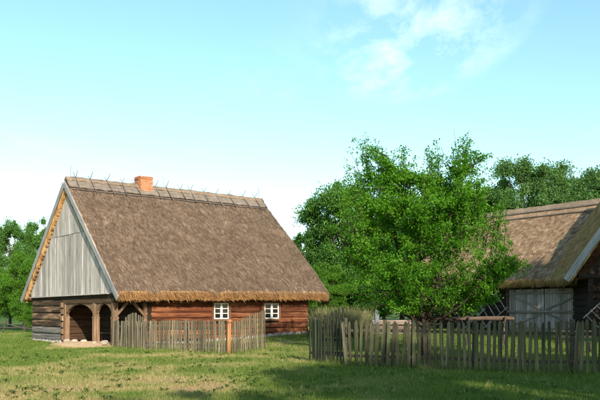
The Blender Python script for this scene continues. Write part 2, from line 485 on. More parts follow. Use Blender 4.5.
def m_ground():
    t = NT('meadow_ground'); d = t.attr('dry'); g = t.new('ShaderNodeNewGeometry')
    n = t.noise(g.outputs['Position'], 3.0, 6, 0.7); n2 = t.noise(g.outputs['Position'], 18.0, 5, 0.7)
    f = t.math('ADD', d, t.math('ADD', t.math('MULTIPLY', t.math('SUBTRACT', n, 0.5), 0.5), t.math('MULTIPLY', t.math('SUBTRACT', n2, 0.5), 0.5)), True)
    c = t.ramp(f, [(0.05, (0.060, 0.115, 0.018)), (0.30, (0.125, 0.170, 0.038)), (0.52, (0.27, 0.235, 0.095)), (0.74, (0.33, 0.235, 0.115)), (0.95, (0.37, 0.245, 0.125))])
    t.l.new(c, t.b.inputs['Base Color']); t.b.inputs['Roughness'].default_value = 0.95
    t.b.inputs['Specular IOR Level'].default_value = 0.1
    t.bump(n2, 0.6, 0.05)
    return t.m
M['ground'] = m_ground()

# ------------------------------------------------------------------ ground
def axis_coords(a, b, step, far, grow=1.35):
    c = list(np.arange(a, b + 1e-6, step)); s = step
    while c[-1] < far: s *= grow; c.append(c[-1] + s)
    s = step
    while c[0] > -far: s *= grow; c.insert(0, c[0] - s)
    return np.array(c)
gx = axis_coords(-26, 26, 0.35, 900); gy = axis_coords(4, 56, 0.35, 900)
GX, GY = np.meshgrid(gx, gy)
GZ = ground_h(GX, GY)
nxg, nyg = len(gx), len(gy)
ii = np.arange(nyg - 1)[:, None] * nxg + np.arange(nxg - 1)[None, :]
gf = np.stack([ii, ii + 1, ii + nxg + 1, ii + nxg], -1).reshape(-1, 4)
gme = np_mesh('ground', np.stack([GX, GY, GZ], -1).reshape(-1, 3), gf, {'dry': ('POINT', dryness(GX, GY).ravel())}, True)
tag(new_obj('ground', gme, mat=M['ground']), kind='structure')

# ------------------------------------------------------------------ thatched roofs
def thatch_roof(parent, swap, a0, a1, b_lo, b_mid, b_hi, ze, zr, th, eave_rise=0.0, strands=20000, both=0.15,
                seed=1, eave_mat='straw', eave_drop=0.42, fringe=5000, top='thatch', end_fringe=0):
    """along a (swap: a is local y), across b; closed slab plus loose straw on it"""
    g = np.random.default_rng(seed)
    def loc(a, b, z): return np.stack([b, a, z], -1) if swap else np.stack([a, b, z], -1)
    nA = max(8, int((a1 - a0) / 0.22)); nS = 34
    A = np.linspace(a0, a1, nA + 1)
    s = np.linspace(0, 1, nS)
    fb = b_lo + (b_mid - b_lo) * s; bb = b_mid + (b_hi - b_mid) * s[1:]
    ob = np.concatenate([fb, bb]); n_o = len(ob)
    sl = np.concatenate([s, 1 - s[1:]])
    def ztop(sl_, a): 
        e = ze + eave_drop + eave_rise * (a - a0) / (a1 - a0)
        ridge = zr - 0.10 * np.clip((sl_ - 0.955) / 0.045, 0, 1) ** 2
        return e + (ridge - e) * sl_ + 0.07 * np.sin(np.pi * sl_)
    verts_o = []; verts_i = []
    for a in A:
        zo = ztop(sl, a)
        nz = np.array([noise.noise(Vector((a * 0.9, b * 0.9, seed))) * 0.05 + noise.noise(Vector((a * 3.1, b * 3.1, seed + 5))) * 0.035 for b in ob])
        zo = zo + nz
        ji = 0.05 * noise.noise(Vector((a * 2.3, 0, seed + 9))) + 0.03 * noise.noise(Vector((a * 9.0, 4, seed)))
        bi = ob.copy()
        e = ze + eave_rise * (a - a0) / (a1 - a0) + ji
        zi = e + (zr - th * 1.35 - e) * sl
        bi = b_mid + (ob - b_mid) * (1 - 0.14 / (b_mid - b_lo))
        zi = np.minimum(zi, zo - 0.12)
        verts_o.append(loc(np.full(n_o, a), ob, zo)); verts_i.append(loc(np.full(n_o, a), bi, zi))
    V = np.concatenate([np.concatenate([o, i[::-1]]) for o, i in zip(verts_o, verts_i)])
    n = 2 * n_o
    fs = []; mi = []
    for i in range(nA):
        for k in range(n):
            k2 = (k + 1) % n
            fs.append((i * n + k, i * n + k2, (i + 1) * n + k2, (i + 1) * n + k))
            mi.append(1 if (k in (n_o - 1, n - 1)) or (k > n_o - 1 and (k - n_o < 3 or n - k < 5)) else (2 if n_o - 1 < k < n - 1 else 0))
    for i in (0, nA):
        for k in range(n_o - 1):
            q = (i * n + k, i * n + k + 1, i * n + n - 2 - k, i * n + n - 1 - k)
            fs.append(q if i else q[::-1]); mi.append(1)
    me = np_mesh('thatch_roof', V, np.array(fs), {'rnd': ('FACE', g.random(len(fs)))})
    me.materials.append(M[top]); me.materials.append(M[eave_mat]); me.materials.append(M[eave_mat])
    me.polygons.foreach_set('material_index', np.array(mi, np.int32)); me.update()
    roof = new_obj('thatch_roof', me, parent)
    # loose reed ends lying down the slope
    def straw(N, sidesel, fr=False):
        a = g.uniform(a0 + .02, a1 - .02, N)
        t = np.where(g.random(N) < .008, g.uniform(0.002, 0.03, N), g.uniform(0.03, 0.985, N))
        side = (g.random(N) < both) if sidesel is None else np.full(N, sidesel)
        L = g.uniform(0.18, 0.52, N); W = g.uniform(0.007, 0.018, N)
        if fr:
            t = g.uniform(-0.002, 0.012, N); L = g.uniform(0.16, 0.36, N); W = g.uniform(.007, .016, N)
        zb = ztop(np.clip(t, 0, 1), a)
        b = np.where(side, b_hi + (b_mid - b_hi) * t, b_lo + (b_mid - b_lo) * t)
        run = np.where(side, b_hi - b_mid, b_lo - b_mid)                # downslope in b
        rise = (ze + eave_drop) - zr
        ln = np.sqrt(run ** 2 + rise ** 2)
        db = run / ln; dz = rise / ln
        nb = -dz * np.sign(run); nz_ = np.abs(db)
        nb = np.abs(dz) * np.sign(run)
        jit = g.normal(0, 0.15, N)
        da = np.sin(jit); db2 = db * np.cos(jit); dz2 = dz * np.cos(jit)
        wa = np.cos(jit); wb = -db * np.sin(jit); wz = -dz * np.sin(jit)
        zn = np.array([noise.noise(Vector((x * 0.9, y * 0.9, seed))) * 0.05 + noise.noise(Vector((x * 3.1, y * 3.1, seed + 5))) * 0.035 for x, y in zip(a, b)])
        z = zb + zn
        lift0 = g.uniform(-0.015, 0.012, N); lift1 = g.uniform(0.012, 0.055, N)
        if fr:
            drop = g.uniform(0, eave_drop * 0.95, N); z = z - drop; b = b - np.sign(run) * (drop * 0.28 + 0.02)
            lift0 = g.uniform(-0.05, 0.0, N); lift1 = g.uniform(-0.02, 0.04, N)
            dz2 = dz2 * 0.9 - 0.05
        p0 = np.stack([a, b + nb * lift0, z + nz_ * lift0], -1)
        d = np.stack([da, db2, dz2], -1) * L[:, None]
        if fr: d *= np.where(g.random(N) < .12, g.uniform(.7, 1.1, N), 0.55)[:, None]
        p1 = p0 + d + np.stack([np.zeros(N), nb, nz_], -1) * (lift1 - lift0)[:, None]
        w = np.stack([wa, wb, wz], -1) * (W / 2)[:, None]
        q = np.stack([p0 - w, p0 + w, p1 + w * 0.5, p1 - w * 0.5], 1).reshape(-1, 3)
        q = loc(q[:, 0], q[:, 1], q[:, 2])
        return np_mesh('straw', q, np.arange(4 * N).reshape(-1, 4), {'rnd': ('FACE', g.random(N))})
    o = new_obj('loose_straw', straw(strands, None), parent, mat=M[top]); o['kind'] = 'stuff'
    o = new_obj('eave_straw', straw(fringe, False, True), parent, mat=M[eave_mat]); o['kind'] = 'stuff'
    return roof

# ------------------------------------------------------------------ the thatched house
U = Vector((0.784, 0.621, 0)); W = Vector((-0.621, 0.784, 0)); ROT = math.atan2(0.621, 0.784)
HO = Vector((-8.48, 34.0, 0))
house = empty('thatched_house', HO, ROT)
tag(house, 'long red log house under a steep thatched roof with grey board gable and brick chimney', 'house')
HL, HW = 11.4, 10.8
PX, PY = 1.70, 6.20            # depth and width of the corner porch
def hw(x, y, z=0): return HO + U * x + W * y + Vector((0, 0, z))

def log_wall(parent, p, q, z0, z1, n, mat, th=0.24, gaps=(), seed=0, low=None, name='log'):
    """courses of hewn logs from p to q (local xy); gaps = (from, to, zlo, zhi) along it"""
    p, q = Vector((*p, 0)), Vector((*q, 0)); L = (q - p).length; d = (q - p) / L; ang = math.atan2(d.y, d.x)
    h = (z1 - z0) / n
    # dark backing panel added to close the log gaps, cut round the window openings
    pk = MB(); edges = sorted({0.03, L - 0.03, *[v for g_ in gaps for v in g_[:2]]})
    for e0, e1 in zip(edges[:-1], edges[1:]):
        hole = [g_ for g_ in gaps if g_[0] < (e0 + e1) / 2 < g_[1]]
        if hole: pk.box(e0, e1, -.05, .05, z0 + .02, hole[0][2]); pk.box(e0, e1, -.05, .05, hole[0][3], z1 - .02)
        else: pk.box(e0, e1, -.05, .05, z0 + .02, z1 - .02)
    pk.build('joint_backing', M['dark_log'], parent, (p.x, p.y, 0), (0, 0, ang))
    for i in range(n):
        za, zb = z0 + i * h, z0 + (i + 1) * h
        spans = [(0, L)]
        for (g0, g1, zl, zh) in gaps:
            if zb > zl + 0.05 and za < zh - 0.05:
                ns = []
                for (s0, s1) in spans:
                    if g0 > s0: ns.append((s0, min(s1, g0)))
                    if g1 < s1: ns.append((max(s0, g1), s1))
                spans = ns
        for (s0, s1) in spans:
            if s1 - s0 < 0.05: continue
            m = M[low] if low and i < 2 else M[mat]
            me = log_mesh(s1 - s0, th, h * 0.985, seed * 100 + i * 7 + int(s0 * 3), max(3, int((s1 - s0) / 1.2)))
            c = p + d * ((s0 + s1) / 2)
            new_obj(name, me, parent, (c.x, c.y, (za + zb) / 2), (0, 0, ang), m)

wins = [(5.33, 6.24), (8.41, 9.39)]
WZ0, WZ1 = 1.22, 2.08
gaps = [(a - PX, b - PX, WZ0, WZ1) for a, b in wins]
log_wall(house, (PX, 0.12), (HL, 0.12), 0.18, 2.42, 8, 'red_log', gaps=gaps, seed=1)
log_wall(house, (0.14, PY + 0.1), (0.14, HW), 0.06, 2.265, 6, 'brown_log', seed=2, low='grey_log')
log_wall(house, (0.02, PY + 0.12), (PX, PY + 0.12), 0.08, 2.26, 6, 'shaded_porch_log', seed=3)
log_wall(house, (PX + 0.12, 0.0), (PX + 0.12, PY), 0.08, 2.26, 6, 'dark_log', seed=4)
log_wall(house, (HL - 0.12, 0.24), (HL - 0.12, HW - 0.1), 0.18, 2.42, 7, 'brown_log', seed=5)
log_wall(house, (0.26, HW - 0.12), (HL - 0.24, HW - 0.12), 0.06, 2.40, 7, 'brown_log', seed=6)
# squared cross-log ends where the porch wall meets the gable wall
for i in range(6):
    z = 0.25 + i * 0.34
    box_part('log_end', -0.03 - 0.02 * (i % 2), 0.3, PY - 0.13 + 0.02 * (i % 3), PY + 0.13, z - 0.13, z + 0.13, M['post'], house)
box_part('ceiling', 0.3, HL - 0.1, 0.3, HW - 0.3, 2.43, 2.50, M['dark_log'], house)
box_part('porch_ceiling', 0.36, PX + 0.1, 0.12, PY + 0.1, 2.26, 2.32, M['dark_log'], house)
# stone plinth: separate field stones along the front and the gable
def stone_mesh(sx, sy, sz, seed):
    bm = bmesh.new(); bmesh.ops.create_icosphere(bm, subdivisions=2, radius=1)
    for v in bm.verts:
        k = 1 + 0.28 * noise.noise(v.co * 1.3 + Vector((seed * 3.7, 0, 0)))
        c = v.co * k
        v.co = Vector((math.copysign(abs(c.x) ** .8, c.x) * sx, math.copysign(abs(c.y) ** .8, c.y) * sy, math.copysign(abs(c.z) ** .8, c.z) * sz))
    me = bpy.data.meshes.new('stone'); bm.to_mesh(me); bm.free()
    me.materials.append(M['plinth'])
    return me
stones = [stone_mesh(0.26, 0.16, 0.15, k) for k in range(5)]
stones_s = [stone_mesh(0.17, 0.14, 0.10, k + 9) for k in range(4)]
for me in stones_s: me.materials[0] = M['stone']
x = PX + 0.1; k = 0
while x < HL - 0.1:
    p = hw(x, 0.0); zg = gz(p.x, p.y)
    o = new_obj('plinth_stone', stones[k % 5], house, (x, 0.06, max(0.06, zg + 0.02)), (0, 0, random.uniform(-.2, .2))); k += 1
    x += 0.47
y = PY + 0.35
while y < HW:
    p = hw(0.1, y); zg = gz(p.x, p.y)
    new_obj('plinth_stone', stones[k % 5], house, (0.1, y, zg - 0.02), (0, 0, R(90) + random.uniform(-.2, .2))); k += 1
    y += 0.5

# porch posts, beams and arch brackets
def porch_post(x, y, zb=-0.05):
    b = MB(); b.box(-.13, .13, -.13, .13, zb, 1.30)
    b.box(-.142, .142, -.142, .142, 1.303, 1.37); b.box(-.115, .115, -.115, .115, 1.373, 2.02)
    return b.build('porch_post', M['post'], house, (x, y, 0))
for (x, y) in ((0.15, 0.15), (0.15, 2.24), (0.15, 6.0)): porch_post(x, y)
porch_post(PX, 0.15)
bar_part('porch_beam', (0.15, 0.0, 2.14), (0.15, PY + 0.2, 2.14), 0.24, 0.235, M['beam'], house)
bar_part('porch_beam', (0.28, 0.15, 2.14), (PX + 0.2, 0.15, 2.14), 0.22, 0.23, M['beam'], house)
bar_part('gable_tie_beam', (0.12, 0.1, 2.36), (0.12, HW, 2.36), 0.22, 0.18, M['dark_log'], house)
bar_part('drip_board', (-0.06, 0.35, 2.44), (-0.06, HW + 0.1, 2.40), 0.14, 0.045, M['gable'], house)
def arch(y0, y1, zs, zt, x, name='arch_bracket'):
    mid = (y0 + y1) / 2; hw_ = (y1 - y0) / 2
    for sgn in (-1, 1):
        pts = []
        for i in range(9):
            t = math.pi / 2 * i / 8 * 0.94
            pts.append((mid + sgn * hw_ * math.cos(t), zs + (zt - zs) * math.sin(t)))
        poly = [(mid + sgn * hw_, 2.018)] + pts + [(pts[-1][0], 2.018)]
        b = MB()
        c = (mid + sgn * hw_ * 0.7, 1.8)
        b.prism([(p[0] - c[0], p[1] - c[1]) for p in poly], 'x', -0.06, 0.06)
        b.build(name, M['brace'], house, (x, c[0], c[1]))
arch(2.24 + 0.12, 6.0 - 0.12, 1.28, 1.985, 0.15)
arch(0.15 + 0.12, 2.24 - 0.12, 1.20, 1.985, 0.15)
bar_part('corner_brace', (0.24, 0.15, 1.45), (0.78, 0.15, 2.05), 0.10, 0.16, M['brace'], house, (0, 1, 0))
bar_part('corner_brace', (PX - 0.09, 0.15, 1.45), (PX - 0.63, 0.15, 2.05), 0.10, 0.16, M['brace'], house, (0, 1, 0))

# windows
for wi, (a, b) in enumerate(wins):
    wroot = empty('window', ((a + b) / 2, 0.0, WZ0)); wroot.parent = house
    w = b - a; h = WZ1 - WZ0
    f = MB()
    f.box(-w/2 - .10, -w/2 + .02, -.035, .2, -.08, h + .06); f.box(w/2 - .02, w/2 + .10, -.035, .2, -.08, h + .06)
    f.box(-w/2 + .02, w/2 - .02, -.033, .2, h - .02, h + .058); f.box(-w/2 + .02, w/2 - .02, -.033, .2, -.078, .02)
    f.build('window_frame', M['window_frame'], wroot, None, None, False, 0.006)
    s = MB(); w2 = w/2 - .025; z0_, z1_ = .025, h - .025
    s.box(-w2, -w2 + .06, -.02, .03, z0_, z1_); s.box(w2 - .06, w2, -.02, .03, z0_, z1_); s.box(-.065, .065, -.024, .03, z0_, z1_)
    s.box(-w2 + .06, -.065, -.018, .028, z0_, z0_ + .055); s.box(-w2 + .06, -.065, -.018, .028, z1_ - .055, z1_)
    s.box(.065, w2 - .06, -.018, .028, z0_, z0_ + .055); s.box(.065, w2 - .06, -.018, .028, z1_ - .055, z1_)
    gh = (z1_ - z0_ - .11 - .07) / 3
    for k in (1, 2):
        zc = z0_ + .055 + k * gh + (k - 1) * .035
        s.box(-w2 + .06, -.065, -.016, .026, zc, zc + .035); s.box(.065, w2 - .06, -.016, .026, zc, zc + .035)
    s.build('sash', M['white_paint'], wroot)
    for sx in (-1, 1):
        for k in range(3):
            zc = z0_ + .055 + k * (gh + .035)
            xa, xb = (.065, w2 - .06) if sx > 0 else (-w2 + .06, -.065)
            g_ = MB(); g_.box(-(xb - xa)/2, (xb - xa)/2, -.003, .003, 0, gh)
            g_.build('pane', M['glass'], wroot, ((xa + xb)/2, .006, zc), (R(random.uniform(-1.2, 1.2)), 0, R(random.uniform(-1.2, 1.2))))

# roof
RB0, RBM, RB1 = -0.72, 5.4, 11.75
RZE, RZR = 2.16, 8.28
RA0, RA1 = -0.16, 12.25
thatch_roof(house, False, RA0, RA1, RB0, RBM, RB1, RZE, RZR, 0.42, 0.16, 60000, 0.05, 3, 'straw', 0.37, 18000)
def under(y):   # underside height of the roof at y
    s = (y - RB0) / (RBM - RB0) if y < RBM else (RB1 - y) / (RB1 - RBM)
    return RZE + (RZR - 0.57 - RZE) * s
# gable boards, two overlapping tiers
y = 0.22; TIER = 5.55
while y < 10.95:
    w = random.uniform(0.24, 0.33); y1 = min(y + w - 0.012, 10.98)
    def top_at(v): return under(v) + 0.10
    zlo = 2.43
    for tier in (0, 1):
        xa = 0.02 if tier == 0 else 0.004
        dx = random.uniform(-0.008, 0.008)
        za = zlo - random.uniform(0, .015) if tier == 0 else TIER - random.uniform(0, 0.012)
        zb = TIER - 0.02 if tier == 0 else 99
        ta, tb = min(top_at(y), zb), min(top_at(y1), zb)
        if y < RBM < y1: pass
        if max(ta, tb) < za + 0.05: continue
        ta = max(ta, za + 0.01); tb = max(tb, za + 0.01)
        c = ((y + y1) / 2, za)
        b = MB(); pts = [(y - c[0], 0), (y1 - c[0], 0), (y1 - c[0], tb - za)]
        if y < RBM < y1: pts.append((RBM - c[0], min(top_at(RBM), zb) - za))
        pts.append((y - c[0], ta - za))
        b.prism(pts, 'x', 0, 0.03)
        b.build('gable_board', M['gable'], house, (xa + dx, c[0], za))
    y += w
b = MB(); b.prism([(0.0, 2.5), (HW, 2.5), (RBM, under(RBM))], 'x', HL - 0.2, HL - 0.12)
b.build('far_gable', M['brown_log'], house)
# rake planks along the gable edges, laths showing under the overhang
def slope_pt(t, side, off):     # t from eave to ridge, off inwards from the outer surface (vertical)
    y = RB0 + (RBM - RB0) * t if side == 0 else RB1 + (RBM - RB1) * t
    return y, RZE + 0.37 + (RZR - RZE - 0.37) * t - off
for side in (0, 1):
    y0, z0 = slope_pt(-0.035, side, 0.13); y1, z1 = slope_pt(0.995, side, 0.13)
    bar_part('rake_plank', (RA0 - 0.045, y0, z0), (RA0 - 0.045, y1, z1), 0.05, 0.27, M['rake'], house, (1, 0, 0) if False else (0, 0, 1))
    for k in range(26):
        t = 0.045 + k * 0.036 + random.uniform(-.006, .006)
        yy, zz_ = slope_pt(t, side, 0.60 - 0.1 * t); sz = random.uniform(.03, .05)
        box_part('roof_lath', RA0 + (0.02 + random.uniform(0, .06) if side else 0.14), 0.0, yy - sz, yy + sz, zz_ - sz, zz_ + sz, M['post' if k % 3 else 'brace'], house, 0.0)
# ridge cap of pale straw with crossed stakes over it
def ridge_cap(parent, swap, a0, a1, bm_, zr_, slope_f, slope_b, drop, mat, seed):
    nA = int((a1 - a0) / 0.18); V = []; F = []; A_ = []
    prof = []
    for i in range(9):
        u = -1 + 2 * i / 8
        s = slope_f if u < 0 else slope_b
        prof.append((u * drop, zr_ + 0.10 - abs(u) * drop * s + (0.03 if abs(u) < .2 else 0)))
    n = len(prof)
    for i in range(nA + 1):
        a = a0 + (a1 - a0) * i / nA
        for k, (db, z) in enumerate(prof):
            j = 0.045 * noise.noise(Vector((a * 3, k * 2.1, seed))); e = 0.06 * noise.noise(Vector((a * 7, k, seed + 3))) if k in (0, n - 1) else 0
            p = (a, bm_ + db * (1 + e), z + j + e * .5)
            V.append((p[1], p[0], p[2]) if swap else p)
    for i in range(nA):
        for k in range(n - 1): F.append((i * n + k, i * n + k + 1, (i + 1) * n + k + 1, (i + 1) * n + k))
    me = np_mesh('ridge_cap', np.array(V), np.array(F), {'rnd': ('FACE', .4 + .2 * np.random.default_rng(seed).random(len(F)))})
    me.materials.append(M[mat])
    o = new_obj('ridge_cap', me, parent)
    md = o.modifiers.new('thick', 'SOLIDIFY'); md.thickness = 0.07; md.offset = -1
    return o
SL_F = (RZR - RZE - 0.37) / (RBM - RB0); SL_B = (RZR - RZE - 0.37) / (RB1 - RBM)
ridge_cap(house, False, RA0 + 0.05, RA1 - 0.1, RBM, RZR - 0.02, SL_F, SL_B, 0.50, 'ridge_grey', 5)
ridge_cap(house, False, RA0 + 0.03, RA1 - 0.08, RBM, RZR + 0.05, SL_F, SL_B, 0.15, 'ridge_straw', 6)
for yy in (RBM - 0.36, RBM - 0.66):
    bb_ = MB(); pts = [(RA0 + 0.1 + i * 1.2, yy + random.uniform(-.03, .03), RZR + 0.15 - (RBM - yy) * SL_F + random.uniform(-.01, .02)) for i in range(11)]
    bb_.tube(pts, 0.028, 5); bb_.build('ridge_pole', M['stake'], house)
st_meshes = []
for k in range(4):
    bb_ = MB(); L = 1.5; pts = [(-L/2 + L*i/4, random.uniform(-.02, .02), random.uniform(-.02, .02)) for i in range(5)]
    bb_.tube(pts, [.023, .023, .022, .019, .013], 5); me = bb_.mesh('ridge_stake'); me.materials.append(M['stake']); st_meshes.append(me)
for i in range(14):
    xs = 0.35 + i * 0.86 + random.uniform(-.1, .1)
    if 3.75 < xs < 4.75: xs = 3.55 if xs < 4.25 else 4.95
    for side in (0, 1):
        sl_ = SL_F if side == 0 else SL_B
        sg = 1 if side == 0 else -1
        d = Vector((random.uniform(-.12, .12), sg, sl_ * random.uniform(0.98, 1.03))).normalized()
        up_len = random.uniform(0.20, 0.45)
        c = Vector((xs + (0.035 if side else -0.035), RBM, RZR + 0.27 + (0.05 if side else 0))) + d * (up_len - 0.75)
        q = d.to_track_quat('X', 'Z')
        new_obj('ridge_stake', st_meshes[random.randrange(4)], house, c, q.to_euler())
# lightning rods
for xs, hh in ((0.15, 0.75), (5.45, 0.75), (11.9, 0.85)):
    bb_ = MB(); bb_.tube([(0, 0, 0), (0, 0, hh)], 0.012, 5)
    bb_.build('lightning_rod', M['iron'], house, (xs, RBM + 0.02, RZR + 0.05))
# chimney: separate bricks round a mortar core
ch = empty('chimney', (4.25, RBM + 0.05, RZR - 0.75)); ch.parent = house
core = MB(); core.box(-.362, .362, -.362, .362, 0, 1.40)
core.build('chimney_core', M['mortar'], ch)
br = MB(); br.box(-.100, .100, -.057, .057, -.034, .034); br_me = br.mesh('brick', bevel=0.006); br_me.materials.append(M['brick'])
for c in range(18):
    z = 0.04 + c * 0.079
    big = 0.03 if c >= 16 else 0.0
    for s in range(4):
        for k in range(3):
            t = (-0.375 if c % 2 == 0 else -0.255) + 0.105 + k * 0.21
            p = Vector((t, -0.318 - big, 0)); p.rotate(Euler((0, 0, s * math.pi / 2)))
            new_obj('brick', br_me, ch, (p.x + random.uniform(-.004, .004), p.y + random.uniform(-.004, .004), z), (0, 0, s * math.pi / 2 + random.uniform(-.01, .01)))

# porch floor of trodden sand
def sand_patch():
    n = 44; V = []; F = []
    cx, cy = -9.95, 34.6
    rings = 12
    for r in range(rings + 1):
        for k in range(n):
            t = 2 * math.pi * k / n; rad = r / rings
            wob = 1 + 0.16 * noise.noise(Vector((math.cos(t) * 1.6, math.sin(t) * 1.6, 2.2)))
            lx = math.cos(t) * 1.9 * rad * wob + 0.25; ly = math.sin(t) * 3.5 * rad * wob + 3.1
            p = hw(lx, ly)
            h = gz(p.x, p.y) + 0.16 * (1 - rad ** 2) - 0.035 * rad + 0.02 * noise.noise(Vector((p.x * 2, p.y * 2, 0)))
            V.append((p.x, p.y, h))
    for r in range(rings):
        for k in range(n): F.append((r * n + k, r * n + (k + 1) % n, (r + 1) * n + (k + 1) % n, (r + 1) * n + k))
    o = new_obj('porch_sand', np_mesh('porch_sand', np.array(V), np.array(F), smooth=True), mat=M['sand'])
    tag(o, kind='structure')
sand_patch()
names_st = ['squarish pale fieldstone at the left foot of the porch arch', 'flat fieldstone in the middle of the wide porch arch', 'small fieldstone just left of the middle porch post',
            'rounded fieldstone right of the middle porch post', 'larger fieldstone lying under the narrow porch arch', 'fieldstone beside the corner post of the porch', 'low fieldstone below the log ends left of the porch']
for k, (lx, ly) in enumerate(((-0.05, 5.4), (-0.1, 4.3), (-0.1, 3.1), (-0.08, 1.8), (0.1, 1.2), (-0.1, 0.65), (-0.35, 6.5))):
    p = hw(lx, ly); me = stones_s[k % 4]
    o = new_obj('fieldstone', me, None, (p.x, p.y, gz(p.x, p.y) + (0.14 if k < 6 else 0.03)), (0, 0, random.uniform(0, 3)))
    o.scale = Vector((1, 1, 1)) * (1.25 if k == 4 else random.uniform(0.8, 1.15))
    tag(o, names_st[k], 'stone', 'fieldstones along the porch edge')
def bench(name, loc, rz, L, label, mat='beam', seat_h=0.46, back=False, depth=0.32, kind='bench'):
    e = empty(name, loc, rz); tag(e, label, kind)
    box_part('seat', -L/2, L/2, -depth/2, depth/2, seat_h - .05, seat_h, M[mat], e)
    for sx in (-1, 1):
        for sy in (-1, 1):
            bar_part('leg', (sx * (L/2 - .18), sy * (depth/2 - .06), seat_h - .052), (sx * (L/2 - .12), sy * (depth/2 - .02), -0.03), .06, .06, M[mat], e)
    if back:
        for sx in (-1, 1): bar_part('back_post', (sx * (L/2 - .2), depth/2 + .02, seat_h - .1), (sx * (L/2 - .2), depth/2 + .08, seat_h + .42), .05, .05, M[mat], e)
        for k in range(2): bar_part('back_slat', (-L/2, depth/2 + .02 + .03 * k, seat_h + .17 + .2 * k), (L/2, depth/2 + .02 + .03 * k, seat_h + .17 + .2 * k), .025, .1, M[mat], e)
    return e
p = hw(1.25, 3.4); bench('porch_bench', (p.x, p.y, gz(p.x, p.y) + 0.12), ROT + R(90), 2.2, 'plain wooden bench standing in the dark porch behind the wide arch')
p = hw(3.6, -0.45); bench('wall_bench', (p.x, p.y, gz(p.x, p.y)), ROT, 2.0, 'low dark bench by the red log wall behind the left fence', 'beam', 0.42)

# ------------------------------------------------------------------ picket fences
def picket_mesh(w, h, t, style, seed):
    rr = random.Random(seed); b = MB(); k = rr.uniform(-.006, .006)
    if style == 'point':
        pts = [(-w/2, -.05), (w/2, -.05), (w/2 * .95, h - w * .8), (k, h), (-w/2 * .95, h - w * .8)]
    elif style == 'round':
        pts = [(-w/2, -.05), (w/2, -.05), (w/2 * .9, h - .03), (w * .25, h), (-w * .25, h - .004), (-w/2 * .9, h - .03)]
    else:
        pts = [(-w/2, -.05), (w/2, -.05), (w/2 * .92, h - rr.uniform(0, .03)), (-w/2 * .92, h - rr.uniform(0, .03))]
    b.prism(pts, 'y', -t/2, t/2)
    return b.mesh('picket')

def fence_run(parent, p0, p1, spacing, w, hfun, style, mat, rails=(0.3, 1.0), rail_side=1, posts=(), jit=0.02, tilt=1.5, mat_rail='rail', post_r=.06, sink=0.0, lean=0.0, seedk=0):
    """pickets from p0 to p1 (world xy); parent sits at p0's ground with no rotation"""
    rr = random.Random(seedk + 5)
    a = Vector((*p0, 0)); b = Vector((*p1, 0)); d = b - a; L = d.length; d.normalize(); ang = math.atan2(d.y, d.x)
    nrm = Vector((-d.y, d.x, 0))
    n = max(2, int(L / spacing))
    meshes = {}
    for i in range(n + 1):
        s = L * i / n + rr.uniform(-jit, jit)
        q = a + d * s; zg = gz(q.x, q.y)
        hh = hfun(s / L) + rr.gauss(0, .016); key = (round(hh * 25), rr.randrange(3))
        if key not in meshes:
            meshes[key] = picket_mesh(w * rr.uniform(.74, 1.2), key[0] / 25, .024, style, len(meshes) + seedk * 31); meshes[key].materials.append(M[mat])
        pos = q - parent.location; 
        o = new_obj('picket', meshes[key], parent, (pos.x, pos.y, zg - parent.location.z), (R(rr.gauss(0, tilt * .5)), R(rr.gauss(lean, tilt)), ang))
    for zr_ in rails:
        s0 = -0.03
        while s0 < L - 0.05:
            s1 = min(s0 + 2.6, L + 0.03)
            qa = a + d * s0 + nrm * (0.04 * rail_side); qb = a + d * s1 + nrm * (0.04 * rail_side)
            za = gz(qa.x, qa.y) + (zr_(s0 / L) if callable(zr_) else zr_); zb = gz(qb.x, qb.y) + (zr_(s1 / L) if callable(zr_) else zr_)
            bar_part('rail', (qa.x - parent.location.x, qa.y - parent.location.y, za - parent.location.z),
                     (qb.x - parent.location.x, qb.y - parent.location.y, zb - parent.location.z), .045, .085, M[mat_rail], parent)
            s0 = s1 + 0.004
    for s in posts:
        q = a + d * s + nrm * (0.04 * rail_side + rail_side * (.026 + post_r)); zg = gz(q.x, q.y)
        bb = MB(); hh = hfun(min(1, s / L)) + 0.02
        bb.tube([(0, 0, -.1), (0, 0, hh * .5), (0.01, 0, hh)], [post_r * 1.05, post_r, post_r * .9], 7)
        pos = q - parent.location
        bb.build('fence_post', M['rail'] if mat_rail == 'rail' else M[mat_rail], parent, (pos.x, pos.y, zg - parent.location.z))

LF0, LF1 = (-8.35, 33.45), (-2.80, 28.65)
lf = empty('picket_fence', (LF0[0], LF0[1], gz(*LF0)))
tag(lf, 'weathered grey picket fence running from the porch corner to the orange gate post', 'fence')
def lf_h(t):
    base = 1.20 + 0.06 * t
    return base
fence_run(lf, LF0, LF1, 0.145, 0.085, lf_h, 'round', 'picket_grey', rails=(0.28, 0.95), posts=(0.1, 2.5, 4.9), seedk=1, tilt=1.1)
# arched wicket set in the fence near the porch
p0, p1 = P(123, 346, 33.3).xy, P(139, 346, 32.3).xy
wk = empty('wicket_gate', (p0[0], p0[1], gz(*p0))); tag(wk, 'narrow picket wicket with arched top standing just behind the left fence', 'gate')
wo = Vector((0.10, 0.12))
fence_run(wk, tuple(Vector(p0) + wo), tuple(Vector(p1) + wo), 0.14, 0.075, lambda t: 1.36 + 0.22 * math.sin(math.pi * min(max(t, 0), 1)), 'round', 'picket_grey', rails=(0.42, 1.12), seedk=2, tilt=0.6)
